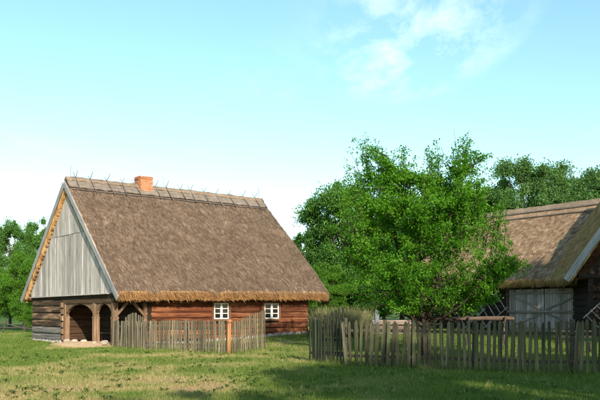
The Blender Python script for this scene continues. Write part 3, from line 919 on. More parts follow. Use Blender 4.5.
# orange gate post
gp = P(229, 355, 28.5); gpz = gz(gp.x, gp.y)
b = MB(); b.tube([(0, 0, -.1), (0, 0, .6), (0.012, 0, 1.18)], [.09, .082, .078], 10)
gpo = b.build('gate_post', M['orange_post'], None, (gp.x, gp.y, gpz), None, True); tag(gpo, 'peeled orange log gate post with rounded cap between left fence and open gate leaf', 'post')
b = MB(); b.tube([(0, 0, 0), (0, 0, .03), (0, 0, .1), (0, 0, .14)], [.095, .115, .11, .05], 10)
b.build('post_cap', M['orange_post'], gpo, (0.012, 0, 1.19), None, True)
# left gate leaf, swung inwards
G0 = (gp.x + 0.14, gp.y + 0.08); G1 = tuple(P(265, 351, 30.9).xy)
gl = empty('gate_leaf', (G0[0], G0[1], gz(*G0))); tag(gl, 'grey picket gate leaf rising to the right, swung open beside the orange post', 'gate')
fence_run(gl, G0, G1, 0.155, 0.08, lambda t: 1.20 + 0.42 * t, 'round', 'picket_grey', rails=(0.32, lambda t: 0.95 + 0.3 * t), seedk=3, tilt=0.7)
bar_part('gate_brace', (0.05, 0.16, 0.35), (G1[0] - G0[0] - .05, G1[1] - G0[1] + .12, 1.15), .03, .07, M['rail'], gl)

# right fence
RF0 = tuple(P(346, 366, 22.2).xy); RF1 = (11.4, 17.7)
rf = empty('picket_fence', (RF0[0], RF0[1], gz(*RF0))); tag(rf, 'long mossy picket fence with pointed tops in front of the leafy tree and barn', 'fence')
fence_run(rf, RF0, RF1, 0.158, 0.108, lambda t: 1.33 + 0.12 * t, 'point', 'picket_green', rails=(0.30, 1.05), posts=(1.15, 2.0, 3.75, 6.3, 8.9), seedk=4, tilt=2.0, post_r=.07)
RS0 = tuple(P(310, 361, 24.3).xy); RS1 = tuple(P(344, 366, 22.35).xy)
rs = empty('picket_fence', (RS0[0], RS0[1], gz(*RS0))); tag(rs, 'short dark end of the right fence left of the raised gate leaf', 'fence')
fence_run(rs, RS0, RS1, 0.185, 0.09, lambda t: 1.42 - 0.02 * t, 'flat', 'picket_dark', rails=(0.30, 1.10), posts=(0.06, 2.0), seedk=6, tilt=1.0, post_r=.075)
RG0 = tuple((P(318, 360, 24.0).xy + Vector((-0.04, -0.10)))[:]); RG1 = tuple((P(345, 364, 22.6).xy + Vector((-0.04, -0.10)))[:])
rg = empty('gate_leaf', (RG0[0], RG0[1], gz(*RG0))); tag(rg, 'dark picket gate leaf with rising tops leaning against the right fence end', 'gate')
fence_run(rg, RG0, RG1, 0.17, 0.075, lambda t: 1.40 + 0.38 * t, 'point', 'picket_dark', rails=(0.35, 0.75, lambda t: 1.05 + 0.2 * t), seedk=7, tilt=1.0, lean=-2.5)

# rail fence at far left
rl0 = P(2, 333, 56); rlf = empty('rail_fence', (rl0.x, rl0.y, gz(rl0.x, rl0.y))); tag(rlf, 'rough pole fence in the meadow at the left edge beyond the house', 'fence')
for (dx_, lean) in ((0, .35), (2.4, -.1), (-2.5, .1)):
    b = MB(); b.tube([(0, 0, -.1), (lean * .5, 0, .5), (lean, 0, 1.0)], [.07, .065, .055], 6); b.build('fence_post', M['rail'], rlf, (dx_, 0, 0))
for (xa, za, xb, zb) in ((-2.6, .75, .35, .85), (.2, .8, 2.6, .30), (.1, .45, 2.6, .62), (-2.6, .3, .2, .5)):
    b = MB(); L = math.hypot(xb - xa, zb - za)
    b.tube([(-L/2, 0, 0), (-.1, 0, -.07), (L/2, 0, 0)], [.045, .042, .035], 6)
    b.build('pole', M['rail'], rlf, ((xa + xb)/2, -.08, (za + zb)/2), (0, -math.atan2(zb - za, xb - xa), 0))

# ------------------------------------------------------------------ barn
BO = Vector((15.1, 40.0, 0.40))
barn = empty('thatched_barn', BO, ROT); tag(barn, 'dark log barn with thatched roof and closed grey double doors', 'barn')
def bw(x, y, z=0): return BO + U * x + W * y + Vector((0, 0, z))
DW, DH = 4.75, 2.50
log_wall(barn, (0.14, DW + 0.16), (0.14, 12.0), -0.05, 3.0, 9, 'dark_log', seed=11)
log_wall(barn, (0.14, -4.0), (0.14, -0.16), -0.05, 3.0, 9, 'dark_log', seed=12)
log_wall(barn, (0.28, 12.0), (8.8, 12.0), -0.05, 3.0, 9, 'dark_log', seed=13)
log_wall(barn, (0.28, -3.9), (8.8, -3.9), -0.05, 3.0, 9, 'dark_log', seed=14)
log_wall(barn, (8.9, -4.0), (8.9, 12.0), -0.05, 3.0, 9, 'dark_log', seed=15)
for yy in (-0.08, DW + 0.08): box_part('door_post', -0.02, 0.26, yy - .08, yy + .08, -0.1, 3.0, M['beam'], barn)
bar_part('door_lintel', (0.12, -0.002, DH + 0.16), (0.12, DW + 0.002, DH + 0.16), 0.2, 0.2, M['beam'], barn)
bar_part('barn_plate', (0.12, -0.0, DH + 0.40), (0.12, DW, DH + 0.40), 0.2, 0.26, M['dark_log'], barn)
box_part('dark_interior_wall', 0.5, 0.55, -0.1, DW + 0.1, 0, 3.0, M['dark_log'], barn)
for leaf in (0, 1):
    d_ = empty('barn_door', (0.05, 0.02 + leaf * (DW / 2), 0)); d_.parent = barn
    LW = DW / 2 - 0.04; n = 10; k0 = 0.0
    for k in range(n):
        w = LW / n
        box_part('door_board', -0.015 + random.uniform(-.006, .006), 0.02, k * w + 0.006, (k + 1) * w - 0.006, 0.02 + random.uniform(0, .03), DH + random.uniform(-.02, 0), M['door_board'], d_, 0.0)
    xo = -0.038
    bar_part('door_rail', (xo, 0.02, DH - 0.24), (xo, LW - 0.02, DH - 0.24), .035, .13, M['batten'], d_)
    bar_part('door_rail', (xo, 0.02, 0.26), (xo, LW - 0.02, 0.26), .035, .13, M['batten'], d_)
    inner, outer = (LW - 0.1, 0.06) if leaf == 0 else (0.1, LW - 0.06)
    bar_part('door_brace', (xo, outer, DH - 0.32), (xo, inner, 1.32), .033, .12, M['batten'], d_)
    bar_part('door_brace', (xo, inner, 1.12), (xo, outer, 0.34), .033, .12, M['batten'], d_)
bar_part('locking_bar', (-0.035, -0.1, 1.22), (-0.035, DW + 0.06, 1.22), .05, .13, M['batten'], barn)
bar_part('sill_beam', (0.06, 0, -0.06), (0.06, DW, -0.06), .2, .16, M['beam'], barn)
BE0, BEM, BE1, BZE, BZR = -0.62, 4.5, 9.6, 2.62, 7.70
thatch_roof(barn, True, -4.3, 12.5, BE0, BEM, BE1, BZE, BZR, 0.42, 0.0, 24000, 0.04, 23, 'barn_straw', 0.42, 6000, 'barn_thatch')
BSL = (BZR - BZE - 0.42) / (BEM - BE0)
ridge_cap(barn, True, -4.2, 12.4, BEM, BZR - 0.02, BSL, BSL, 0.80, 'barn_thatch', 8)
ridge_cap(barn, True, -4.22, 12.42, BEM, BZR + 0.05, BSL, BSL, 0.34, 'ridge_straw', 9)
for k, db in enumerate((0.40, 0.80)):
    bb_ = MB(); pts = [(BEM - db, -4.2 + i * 1.5, BZR + 0.15 - db * BSL + random.uniform(-.015, .015)) for i in range(12)]
    bb_.tube(pts, 0.04, 5); bb_.build('ridge_pole', M['stake'], barn)
for side in (12.3, -4.1):
    b = MB(); b.prism([(0.1, 3.0), (8.8, 3.0), (BEM, BZR - 0.6)], 'y', side - .35, side - .27)
    b.build('gable_wall', M['dark_log'], barn)

# near wing with its gable towards the yard
WR = -R(5.5)
wing = empty('thatched_wing', (14.45, 37.6, 0.40), WR); tag(wing, 'steep thatched lean shed with grey rake board at the right edge beside the barn doors', 'shed')
WW = 5.4
thatch_roof(wing, True, -0.35, 4.6, -1.12, WW / 2, WW + 1.12, 2.58, 8.45, 0.40, 0.0, 9000, 0.05, 41, 'barn_straw', 0.42, 1600, 'barn_straw')
for xx in (0.12, WW - 0.12): 
    for yy in (0.1, 3.4): box_part('corner_post', xx - .12, xx + .12, yy - .12, yy + .12, -0.1, 2.9, M['dark_log'], wing)
log_wall(wing, (0.12, 0.25), (0.12, 3.25), 0.0, 2.9, 8, 'dark_log', seed=31)
log_wall(wing, (WW - 0.12, 0.25), (WW - 0.12, 3.25), 0.0, 2.9, 8, 'dark_log', seed=32)
bar_part('tie_beam', (-0.5, 0.05, 3.0), (WW + .5, 0.05, 3.0), .2, .2, M['dark_log'], wing)
bar_part('tie_beam', (0.9, 0.02, 4.3), (WW - .9, 0.02, 4.3), .16, .18, M['beam'], wing)
b = MB(); b.prism([(0.1, 3.1), (WW - .1, 3.1), (WW / 2, 7.4)], 'y', 0.5, 0.56); b.build('gable_wall', M['dark_log'], wing)
log_wall(wing, (0.25, 0.6), (WW - 0.25, 0.6), 0.0, 2.9, 8, 'dark_log', seed=33)
for sgn, x0 in ((1, -1.12), (-1, WW + 1.12)):
    bar_part('rake_plank', (x0 - 0.06 * sgn, -0.39, 2.78), (WW / 2, -0.39, 8.28), .05, .34, M['rake'], wing)

# ladder racks leaning on the barn, log rail, bench
def hay_rack(loc, rz, roll, lean, label, n=6, L=2.3, wd=1.2):
    e = empty('hay_rack', loc, 0); e.rotation_mode = 'XYZ'
    m = Matrix.Rotation(rz, 4, 'Z') @ Matrix.Rotation(lean, 4, 'Y') @ Matrix.Rotation(roll, 4, 'X')
    e.rotation_euler = m.to_euler(); tag(e, label, 'hay rack', 'pale ladder racks leaning on the barns')
    for s in (-1, 1): b = MB(); b.tube([(-.05 , -L/2, s * wd/2), (-.05, L/2, s * wd/2)], .035, 6); b.build('rack_rail', M['pale_pole'], e)
    for k in range(n):
        y = -L/2 + .2 + k * (L - .4) / (n - 1); b = MB(); b.tube([(-.05, y, -wd/2 - .06), (-.05, y, wd/2 + .06)], .026, 6); b.build('rung', M['pale_pole'], e)
    return e
def rack_at(px, Y, z, roll, lean, off, label, **kw):
    hay_rack(Vector(((px - 300) / FPX * Y, Y, z)) - U * off, ROT, roll, lean, label, **kw)
rack_at(494, 44.2, 1.72, R(-40), R(10), 0.25, 'pale ladder rack leaning on the dark barn wall left of the double doors', n=5, L=2.0, wd=1.25)
rack_at(474, 45.2, 1.60, R(-42), R(12), 0.35, 'second pale ladder rack, further left, half hidden by the leafy tree', n=5, L=1.9, wd=1.2)
e = hay_rack((15.25, 37.05, 1.55), R(84), R(-42), R(12), 'pale ladder rack leaning in the shed at the right edge', n=6, L=2.2, wd=1.25)
e = empty('log_rail', (0, 0, 0))
c = P(486, 319, 31.0); e.location = (c.x, c.y, gz(c.x, c.y)); tag(e, 'long reddish log laid on two crossed trestles behind the right fence', 'log')
b = MB(); b.tube([(-1.25, 0, -.01), (-.9, .02, .015), (-.5, 0.02, .0), (0, .01, .035), (.4, 0, .02), (.8, 0, .03), (1.15, 0, .01)], [.07, .085, .092, .088, .1, .09, .082], 8)
zl = c.z - gz(c.x, c.y); b.build('log', M['rust_log'], e, (0, 0, zl))
for sx in (-.75, .75):
    for sy in (-1, 1): bar_part('trestle_leg', (sx, sy * -.22, zl + .12), (sx + .02 * sy, sy * .38, -.05), .07, .07, M['rail'], e)
c = P(574, 345, 29.0); bench('garden_bench', (c.x, c.y, gz(c.x, c.y)), R(-12), 1.5, 'grey green garden bench with slatted back on the shaded lawn behind the right fence', 'picket_dark', 0.45, True)
c = P(377, 330, 38); e = empty('painted_post', (c.x, c.y, gz(c.x, c.y))); tag(e, 'short bluish grey post beyond the fence left of the leafy tree', 'post')
b = MB(); b.box(-.11, .11, -.11, .11, -.1, 1.25); b.build('post_shaft', M['blue_paint'], e, bevel=.015)
b = MB(); b.prism([(-.14, 0), (.14, 0), (.0, .09)], 'y', -.14, .14); b.build('post_cap', M['blue_paint'], e, (0, 0, 1.252))
# stack of pale timber beyond the tree
e = empty('timber_stack', (P(395, 330, 39.5).x, 39.5, 0)); e.location.z = gz(e.location.x, e.location.y); tag(e, 'low stack of pale sunlit logs beyond the fence behind the tree', 'log pile')
k = 0
for row in range(3):
    for j in range(3 - row % 2):
        me = log_mesh(3.0 + random.uniform(-.3, .3), .28, .27, 300 + k, 4); k += 1
        new_obj('log', me, e, (random.uniform(-.15, .15), (j - 1.5 + .5 * (row % 2)) * .29, .12 + row * .25), (0, 0, random.uniform(-.02, .02)), M['pale_log'])

# ------------------------------------------------------------------ trees
def leaf_mesh(name, C_, size, rs, elong=1.7, upbias=0.3, rnd=None):
    """one small folded-free rhombic leaf per centre"""
    g = np.random.default_rng(rs); N = len(C_)
    nrm = g.normal(size=(N, 3)); nrm[:, 2] += upbias * 2; nrm /= np.linalg.norm(nrm, axis=1)[:, None]
    t = g.normal(size=(N, 3)); t -= nrm * (t * nrm).sum(1)[:, None]; t /= np.linalg.norm(t, axis=1)[:, None]
    b = np.cross(nrm, t)
    s = size * g.uniform(.65, 1.3, N)
    a = t * (s * elong / 2)[:, None]; w = b * (s / 2)[:, None]
    off = t * (s * 0.12)[:, None]
    V = np.stack([C_ - a, C_ + w - off, C_ + a, C_ - w - off], 1).reshape(-1, 3)
    return np_mesh(name, V, np.arange(4 * N).reshape(-1, 4), {'rnd': ('FACE', g.random(N) if rnd is None else rnd)})

def round_tree(seed, H, Rw, th, n_puff, per, leaf, mat, flat=0.75, trunk_r=0.22, top_bias=0.0):
    """returns (trunk mesh, crown mesh) of a broadleaf tree at the origin"""
    g = np.random.default_rng(seed); b = MB()
    cz = th + (H - th) * 0.48; hz = (H - th) * 0.52
    pts = [Vector((0, 0, -.2))]
    wob = g.normal(0, .12, (6, 2))
    for i in range(1, 6): pts.append(Vector((wob[i, 0] * i * .3, wob[i, 1] * i * .3, H * 0.8 * i / 5)))
    b.tube(pts, [trunk_r * 1.2] + [trunk_r * (1 - .17 * i) for i in range(1, 6)], 8)
    pcs = []; cents = []; rads = []
    tries = 0
    while len(cents) < n_puff and tries < 4000:
        tries += 1
        v = g.normal(size=3); v /= np.linalg.norm(v)
        r = g.uniform(.35, 1.0) ** 0.6
        p = np.array([v[0] * Rw * r, v[1] * Rw * r, cz + v[2] * hz * r])
        if v[2] < -0.2: p[:2] *= 0.8
        pr = g.uniform(.15, .34) * Rw * (1.05 - 0.3 * max(0, v[2]))
        if any(np.linalg.norm(p - c) < 0.42 * (pr + q) for c, q in zip(cents, rads)): continue
        cents.append(p); rads.append(pr)
    for p, pr in zip(cents, rads):
        n = int(per * (pr / (0.27 * Rw)) ** 2)
        d = g.normal(size=(n, 3)); d /= np.linalg.norm(d, axis=1)[:, None]
        rr = np.clip(np.abs(g.normal(.62, .34, n)), 0, 1.2) * (1 + 0.32 * np.sin(d[:, 0] * 5 + p[0]) * np.cos(d[:, 1] * 4 + p[1]))
        q = d * rr[:, None] * pr; q[:, 2] *= flat; q[:, 2] -= 0.25 * pr * (d[:, 0] ** 2 + d[:, 1] ** 2)
        pcs.append(p + q)
        i0 = min(4, max(1, int(p[2] / H * 5 * .7)))
        a = pts[i0]; pv = Vector(p); mid = (a + pv) / 2 + Vector((0, 0, -.25))
        b.tube([a, mid, pv], [trunk_r * .35, trunk_r * .2, trunk_r * .07], 5, False)
    C_ = np.concatenate(pcs)
    gap = np.clip(fnoise(C_[:, 0] * .9 + C_[:, 1] * .5, C_[:, 2] * .9 - C_[:, 1] * .6, seed, 4) * 5.2 - 1.4, .06, 1)
    C_ = C_[g.random(len(C_)) < gap]
    return b.mesh('trunk'), leaf_mesh('crown', C_, leaf, seed + 1)

def plant_tree(name, trunk, crown, loc, rz, sc, label, group, mat):
    e = empty(name, loc, rz); e.scale = sc; tag(e, label, 'tree', group)
    if not trunk.materials: trunk.materials.append(M['bark'])
    new_obj('trunk', trunk, e)
    o = new_obj('crown', crown, e)
    if not crown.materials: crown.materials.append(mat)
    o.material_slots[0].link = 'OBJECT'; o.material_slots[0].material = mat
    return e

oakA = round_tree(101, 12.0, 4.6, 2.2, 64, 2600, .112, 'leaf_oak', trunk_r=.28)
oakB = round_tree(202, 12.0, 4.2, 2.6, 58, 2600, .112, 'leaf_oak', trunk_r=.28)
oakC = round_tree(303, 12.0, 3.9, 2.0, 60, 2500, .112, 'leaf_oak', trunk_r=.26)
pineD = round_tree(404, 14.0, 4.2, 3.6, 62, 2600, .105, 'leaf_far', flat=.7, trunk_r=.26)

def bg(name, proto, ph, px, Y, ytop, rz, wide, label, group, mat):
    top = 1.6 + (HOR - ytop) / FPX * Y
    X = (px - 300) / FPX * Y; zg = gz(X, Y)
    s = (top - zg) / ph
    plant_tree(name, proto[0], proto[1], (X, Y, zg - .05), rz, (s * wide, s * wide, s), label, group, M[mat])
GB = 'broadleaf trees behind the thatched house'
GR = 'trees rising behind the barn roof'
GL = 'trees at the left edge beyond the meadow'
bg('oak_tree', oakA, 12, 10, 74, 217, 0.3, 0.55, 'dark tree at the left edge, its crown against the sky', GL, 'leaf_oak')
bg('oak_tree', oakB, 12, 40, 78, 216, 1.2, 0.62, 'tree close left of the grey gable, second from the left edge', GL, 'leaf_oak')
bg('oak_tree', oakC, 12, -34, 80, 212, 2.2, 0.8, 'broad tree just outside the left edge beyond the meadow', GL, 'leaf_oak')
bg('oak_tree', oakC, 12, 72, 82, 238, 4.2, 0.8, 'tree hidden mostly behind the left end of the thatched house', GL, 'leaf_oak')
bg('leafy_bush', oakB, 12, 24, 64, 250, 2.0, 0.75, 'bright green bushy tree standing low in front of the left edge trees', GL, 'leaf_bright')
bg('leafy_bush', oakA, 12, -8, 66, 262, 3.4, 0.8, 'bright low bushy tree cut by the left edge of the picture', GL, 'leaf_bright')
bg('leafy_bush', oakC, 12, 34, 58, 292, 0.9, 0.9, 'small bright shrub by the corner of the brown log wall', GL, 'leaf_bright')
bg('oak_tree', oakA, 12, 345, 66, 176, 0.8, 0.82, 'big dark oak behind the house whose crown slopes up towards the leafy tree', GB, 'leaf_oak')
bg('oak_tree', oakC, 12, 306, 70, 226, 2.6, 0.85, 'lower oak directly behind the right end of the thatched roof', GB, 'leaf_oak')
bg('oak_tree', oakB, 12, 268, 80, 250, 1.1, 0.9, 'tree hidden behind the thatched roof of the house', GB, 'leaf_oak')
bg('leafy_bush', oakB, 12, 328, 56, 262, 4.0, 1.05, 'lighter green bush between house corner and the leafy tree', GB, 'leaf_bright')
bg('leafy_bush', oakA, 12, 300, 60, 270, 5.0, 1.0, 'bush peeping out beside the right end of the house', GB, 'leaf_oak')
bg('oak_tree', oakB, 12, 402, 70, 186, 3.0, 0.75, 'dark oak screened by the left half of the leafy tree', GB, 'leaf_oak')
bg('oak_tree', oakC, 12, 455, 82, 182, 0.4, 0.7, 'dark tree screened by the right half of the leafy tree', GR, 'leaf_far')
bg('leafy_bush', oakC, 12, 378, 62, 262, 2.4, 1.3, 'low dark bush seen under the left side of the leafy tree', GB, 'leaf_oak')
bg('leafy_bush', oakB, 12, 425, 66, 258, 0.4, 1.3, 'dark bush straight behind the trunk of the leafy tree', GB, 'leaf_oak')
bg('leafy_bush', oakA, 12, 350, 68, 250, 3.3, 1.2, 'dark bush behind the tall dry grass', GB, 'leaf_oak')
bg('oak_tree', oakA, 12, 384, 98, 268, 1.1, 1.5, 'farthest low tree glimpsed left of the trunk of the leafy tree', GB, 'leaf_far')
bg('oak_tree', oakC, 12, 352, 100, 266, 3.1, 1.5, 'farthest low tree glimpsed above the tall dry grass', GB, 'leaf_far')
bg('oak_tree', oakB, 12, 414, 102, 264, 2.1, 1.5, 'farthest low tree directly behind the trunk of the leafy tree', GB, 'leaf_far')
bg('tall_tree', pineD, 14, 522, 84, 151, 0.9, 0.85, 'tallest open crowned tree behind the middle of the barn ridge', GR, 'leaf_far')
bg('tall_tree', pineD, 14, 574, 88, 160, 2.7, 1.0, 'spreading tree behind the right half of the barn ridge', GR, 'leaf_far')
bg('oak_tree', oakA, 12, 548, 92, 182, 2.0, 0.8, 'lower tree between the two tall ones behind the barn', GR, 'leaf_far')
bg('oak_tree', oakB, 12, 494, 88, 178, 5.2, 0.7, 'tree right of the leafy tree behind the barn ridge', GR, 'leaf_far')
bg('tall_tree', pineD, 14, 612, 86, 162, 4.4, 0.9, 'tree cut by the right edge above the barn roof', GR, 'leaf_far')
bg('oak_tree', oakC, 12, 660, 80, 170, 1.4, 0.8, 'tree outside the right edge beyond the barn', GR, 'leaf_far')

# the leafy fruit tree in the yard
def fruit_tree():
    g = np.random.default_rng(77); rr = random.Random(77)
    root = Vector(P(424, 352, 27.0)); root.z = gz(root.x, root.y)
    e = empty('fruit_tree', root); tag(e, 'bushy bright green fruit tree with upright shoots behind the right picket fence', 'tree')
    zk = [0.9, 1.5, 2.3, 3.2, 4.4, 5.4, 6.2, 7.0, 8.0]
    rk = [0.9, 1.8, 2.8, 3.15, 3.20, 3.05, 2.8, 2.5, 2.0]
    env = lambda z: float(np.interp(z, zk, rk))
    wood_ = MB(); leaves = []
    wood_.tube([(0, 0, -.15), (.03, 0, .5), (.0, .02, 1.05)], [.19, .15, .14], 9)
    def twig_leaves(p, d, L, n):
        t = g.random((n, 1)) ** .8
        q = np.array(p) + t * np.array(d) * L + g.normal(0, .075, (n, 3)) * (1.15 - .5 * t)
        leaves.append(q)
    def path(p, d, L, up, n=6, wob=.12):
        pts = [p.copy()]; d = d.normalized()
        for i in range(n):
            d = (d + Vector((rr.gauss(0, wob), rr.gauss(0, wob), rr.gauss(0, wob))) + Vector((0, 0, up))).normalized()
            pts.append(pts[-1] + d * L / n)
        return pts
    # bundles of upright shoots: their tips make the ragged top, with sky between them
    tufts = [(-2.30, 0.3, 8.3), (-1.95, -.3, 7.9), (-1.15, .3, 7.6), (-.70, .5, 7.9), (-.05, -.7, 6.6), (.40, .2, 7.9), (.75, .3, 7.1), (1.35, -.1, 8.05), (1.62, .5, 8.25),
             (2.15, -.5, 7.2), (2.6, .4, 6.5), (-2.85, -.2, 6.9), (-.3, -1.8, 6.3), (.9, 1.8, 6.9), (-1.4, 1.6, 6.9), (1.2, -1.6, 6.5), (3.0, .1, 5.9), (-3.2, .2, 5.9), (1.9, .1, 7.5)]
    def top_of(x, y):
        x = np.asarray(x, float); y = np.asarray(y, float); t = np.full(x.shape, 0.0)
        for (tx, ty, tz) in tufts:
            t = np.maximum(t, tz - 2.1 * np.maximum(0, np.hypot(x - tx, (y - ty) * .8) - .24))
        return np.maximum(t, 5.35)
    def clamp(pts):
        out = []
        for q in pts:
            if out and q.z > float(top_of(np.array([q.x]), np.array([q.y]))[0]) - .1: q = out[-1] + Vector((.004, 0, .01))
            r = math.hypot(q.x, q.y); m = env(q.z) * 1.06
            if r > m and r > 0: q = Vector((q.x * m / r, q.y * m / r, q.z))
            out.append(q)
        return out
    limbs = []
    nl = 15
    for i in range(nl):
        az = i * 2.39996 + .4; inc = R([14, 26, 38, 52, 66, 76][i % 6] + rr.uniform(-5, 5))
        d = Vector((math.cos(az) * math.sin(inc), math.sin(az) * math.sin(inc), math.cos(inc)))
        L = {0: 6.3, 1: 6.0, 2: 5.3, 3: 4.5, 4: 3.7, 5: 3.2}[i % 6] * rr.uniform(.9, 1.08)
        p0 = Vector((0, 0, rr.uniform(.75, 1.15)))
        pts = clamp(path(p0, d, L, .075, 9, .09)); limbs.append(pts)
        wood_.tube(pts, [.075 * (1 - .085 * k) for k in range(len(pts))], 6, False)
        for k in range(2, len(pts)):
            for _ in range(3 if k < 8 else 4):
                a2 = rr.uniform(0, 6.28); base = pts[k - 1].lerp(pts[k], rr.random())
                out = Vector((base.x, base.y, 0)); out = out.normalized() if out.length > .01 else Vector((1, 0, 0))
                dd = (out * .5 + Vector((math.cos(a2), math.sin(a2), rr.uniform(-.25, .7)))).normalized()
                L2 = rr.uniform(.7, 1.7)
                sp = clamp(path(base, dd, L2, .10, 5, .16))
                wood_.tube(sp, [.024, .02, .017, .013, .010, .006], 4, False)
                for m in range(1, len(sp)):
                    for _2 in range(2):
                        a3 = rr.uniform(0, 6.28)
                        td = Vector((math.cos(a3), math.sin(a3), rr.uniform(-.4, .8))).normalized()
                        twig_leaves(sp[m], td, rr.uniform(.25, .6), 46)
    # tufts of upright shoots standing out of the crown, with sky between them
    for (tx, ty, tz) in tufts:
        for i in range(5):
            x0, y0 = tx * .82 + rr.gauss(0, .17), ty * .82 + rr.gauss(0, .17)
            z0 = tz - rr.uniform(2.0, 2.9); L = tz - z0 - abs(rr.gauss(0, .3)) - (.35 if i > 1 else 0)
            sp = path(Vector((x0, y0, z0)), Vector((tx - x0, ty - y0, (tz - z0) * 1.1)), L, .03, 7, .06)
            wood_.tube(sp, [.02, .017, .014, .012, .010, .008, .006, .005], 4, False)
            for m in range(1, len(sp)):
                fade = 1 - .55 * m / len(sp)
                for _2 in range(3):
                    a3 = rr.uniform(0, 6.28); twig_leaves(sp[m] - Vector((0, 0, .08)), Vector((math.cos(a3) * .8, math.sin(a3) * .8, .55)), rr.uniform(.12, .42) * fade, int(13 * fade) + 3)
    C_ = np.concatenate(leaves)
    # the middle of the vase and the space under it stay open, so stems show
    rad = np.hypot(C_[:, 0], C_[:, 1]); inner = sstep((1.9 - rad) / 1.0) * sstep((4.9 - C_[:, 2]) / 1.6)
    hole = fnoise(C_[:, 0] * 1.1 + C_[:, 1] * .4, C_[:, 2] * 1.1 + C_[:, 1] * .7, 71, 3)
    C_ = C_[(g.random(len(C_)) > inner * .85) & (g.random(len(C_)) < np.clip((hole - .30) * 5, .12, 1)) & (C_[:, 2] > 1.35 + .25 * hole) & (C_[:, 2] < top_of(C_[:, 0], C_[:, 1]) + g.normal(0, .12, len(C_)))]
    new_obj('trunk', wood_.mesh('trunk', True), e, mat=M['bark'])
    new_obj('crown', leaf_mesh('crown', C_, .047, 5, 1.8, .25, np.clip(.5 * g.random(len(C_)) + .9 * (fnoise(C_[:, 0] * 2 + C_[:, 1], C_[:, 2] * 2 - C_[:, 1], 81, 3) - .5) + .25, 0, 1)), e, mat=M['leaf_main'])
fruit_tree()

# trees behind the photographer and right of the frame that shade the foreground
GS = 'trees outside the frame shading the yard'
def shade(proto, ph, X, Y, H, wide, rz, label):
    s = H / ph
    plant_tree('oak_tree', proto[0], proto[1], (X, Y, gz(X, Y) - .05), rz, (s * wide, s * wide, s), label, GS, M['leaf_oak'])
shade(oakA, 12, 10.8, -3, 13.2, 1.0, 0.2, 'spreading tree behind the viewer, shading the right foreground')
shade(oakB, 12, 5.6, -10, 12.0, 0.66, 1.3, 'tree behind the viewer, shading the middle foreground')
shade(oakC, 12, 13.0, 6, 12.5, 1.0, 2.3, 'tree right of the viewer, shading the right end of the fence')
shade(oakB, 12, 19.2, 25, 13.6, 1.0, 3.3, 'tree right of the yard, shading the barn doors')
shade(oakA, 12, 18.5, -5, 14.0, 1.0, 4.3, 'farther tree behind the viewer on the right')

# ------------------------------------------------------------------ grass, tall reeds
def grass():
    g = np.random.default_rng(5); N = 520000
    ys = np.linspace(11.5, 60, 3000); pdf = (0.9 * ys + 5) / ys ** 1.9; cdf = np.cumsum(pdf); cdf /= cdf[-1]
    Y = np.interp(g.random(N), cdf, ys); X = (g.random(N) * 2 - 1) * (.45 * Y + 2.5)
    d = dryness(X, Y)
    keep = g.random(N) > np.clip((d - .45) * 1.7, 0, .82)
    # footprint of house, barn and shed
    rel = np.stack([X - HO.x, Y - HO.y], -1); lx = rel @ np.array(U.xy); ly = rel @ np.array(W.xy)
    keep &= ~((lx > -0.02) & (lx < HL) & (ly > 0.0) & (ly < HW))
    keep &= ~(((lx - .25) / 1.75) ** 2 + ((ly - 3.1) / 3.3) ** 2 < 1)
    rel = np.stack([X - BO.x, Y - BO.y], -1); lx = rel @ np.array(U.xy); ly = rel @ np.array(W.xy)
    keep &= ~((lx > -0.1) & (lx < 9) & (ly > -4) & (ly < 12))
    X, Y, d = X[keep], Y[keep], d[keep]; N = len(X)
    Z = ground_h(X, Y)
    tuft = fnoise(X * 1.4, Y * 1.4, 51, 3)
    h = g.uniform(.03, .075, N) * (.55 + 1.1 * tuft)
    def near(p, q, r):
        p = np.array(p); q = np.array(q); v = q - p; t = np.clip(((X - p[0]) * v[0] + (Y - p[1]) * v[1]) / (v @ v), 0, 1)
        return np.hypot(X - p[0] - t * v[0], Y - p[1] - t * v[1]) < r
    fl = near(LF0, LF1, .3) | near(RF0, RF1, .35) | near(RS0, RS1, .4) | near(G0, G1, .25)
    h = np.where(fl & (g.random(N) < .6), h * g.uniform(1.4, 3.2, N), h)
    far = np.clip(Y / 14, .85, 4)
    w = .0085 * far * g.uniform(.7, 1.4, N)
    h = h * (1 + .12 * (far - 1))
    a = g.uniform(0, 6.283, N); lean = g.normal(0, .35, (N, 2)) * h[:, None]
    dx, dy = np.cos(a) * w / 2, np.sin(a) * w / 2
    V = np.stack([np.stack([X - dx, Y - dy, Z - .01], -1), np.stack([X + dx, Y + dy, Z - .01], -1), np.stack([X + lean[:, 0], Y + lean[:, 1], Z + h], -1)], 1).reshape(-1, 3)
    dr = np.clip((d - .22) * 2.0 + g.normal(0, .22, N), 0, 1)
    o = new_obj('grass', np_mesh('grass', V, np.arange(3 * N).reshape(-1, 3), {'rnd': ('FACE', g.random(N)), 'dry': ('FACE', dr)}), mat=M['grass'])
    tag(o, 'short meadow grass, lush on the right and straw coloured on the left', 'grass', None, 'stuff')
grass()
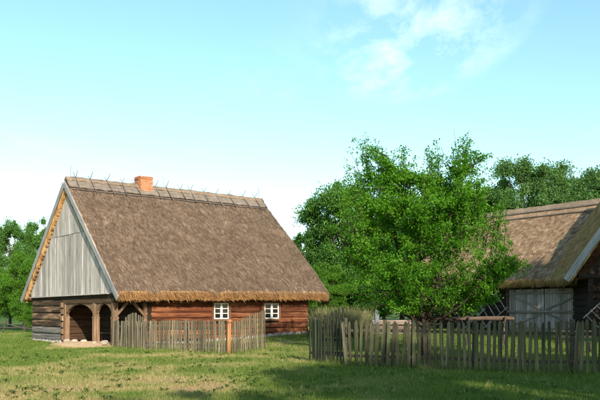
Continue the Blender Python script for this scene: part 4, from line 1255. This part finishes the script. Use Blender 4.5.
def weeds():
    """broad-leaved rosettes, clover patches and dry stalks between the grass"""
    g = np.random.default_rng(15); V = []; A_ = []; D = []
    n = 2600; ys = np.linspace(12, 30, 500); cdf = np.cumsum((.9 * ys + 5) / ys ** 1.6); cdf /= cdf[-1]
    Y = np.interp(g.random(n), cdf, ys); X = (g.random(n) * 2 - 1) * (.45 * Y + 2)
    ok = fnoise(X * .7, Y * .6, 61, 3) > .44
    X, Y = X[ok], Y[ok]; Z = ground_h(X, Y)
    for x, y, z in zip(X, Y, Z):
        if (Vector((x, y)) - HO.xy).length < 1 or y > 33: continue
        kind = g.random()
        if kind < .8:
            m = g.integers(5, 10); L = g.uniform(.05, .13)
            for k in range(m):
                a = 2 * math.pi * k / m + g.uniform(-.3, .3); l = L * g.uniform(.7, 1.2); w = l * .22; e = g.uniform(.25, .8) * l
                d = np.array([math.cos(a), math.sin(a)]); q = np.array([-d[1], d[0]])
                V += [(x, y, z), (*(np.array([x, y]) + d * l * .55 + q * w), z + e), (*(np.array([x, y]) + d * l), z + e * .8), (*(np.array([x, y]) + d * l * .55 - q * w), z + e)]
                A_.append(g.uniform(.2, .9)); D.append(0)
        else:
            for k in range(g.integers(3, 9)):
                px_, py_ = x + g.normal(0, .06), y + g.normal(0, .06); h = g.uniform(.06, .16); lx, ly = g.normal(0, .05, 2); w = .004
                V += [(px_ - w, py_, z), (px_ + w, py_, z), (px_ + lx + w * .6, py_ + ly, z + h), (px_ + lx - w * .6, py_ + ly, z + h)]
                A_.append(g.random()); D.append(g.choice([0, .25, .9]))
    o = new_obj('weeds', np_mesh('weeds', np.array(V), np.arange(len(V)).reshape(-1, 4), {'rnd': ('FACE', A_), 'dry': ('FACE', D)}), mat=M['grass'])
    tag(o, 'broad leaved weeds and dry stalks scattered in the meadow grass', 'weeds', None, 'stuff')
weeds()
def reeds():
    g = np.random.default_rng(9); N = 9000
    Y = g.uniform(37, 43, N); X = g.uniform(.75, 3.6, N) * Y / 40
    Z = ground_h(X, Y); h = g.uniform(.45, 1.45, N) * (.55 + .75 * fnoise(X * 2.2, Y * 1.2, 4, 3)); w = g.uniform(.012, .03, N)
    a = g.uniform(0, 6.28, N); ln = g.normal(0, .24, (N, 2)) * h[:, None]
    dx, dy = np.cos(a) * w / 2, np.sin(a) * w / 2
    V = np.stack([np.stack([X - dx, Y - dy, Z], -1), np.stack([X + dx, Y + dy, Z], -1), np.stack([X + ln[:, 0] + dx * .3, Y + ln[:, 1] + dy * .3, Z + h], -1), np.stack([X + ln[:, 0] - dx * .3, Y + ln[:, 1] - dy * .3, Z + h], -1)], 1).reshape(-1, 3)
    o = new_obj('tall_grass', np_mesh('tall_grass', V, np.arange(4 * N).reshape(-1, 4), {'rnd': ('FACE', g.random(N))}), mat=M['reed'])
    tag(o, 'tall dry seeding grass beyond the gate between house and tree', 'tall grass', None, 'stuff')
reeds()
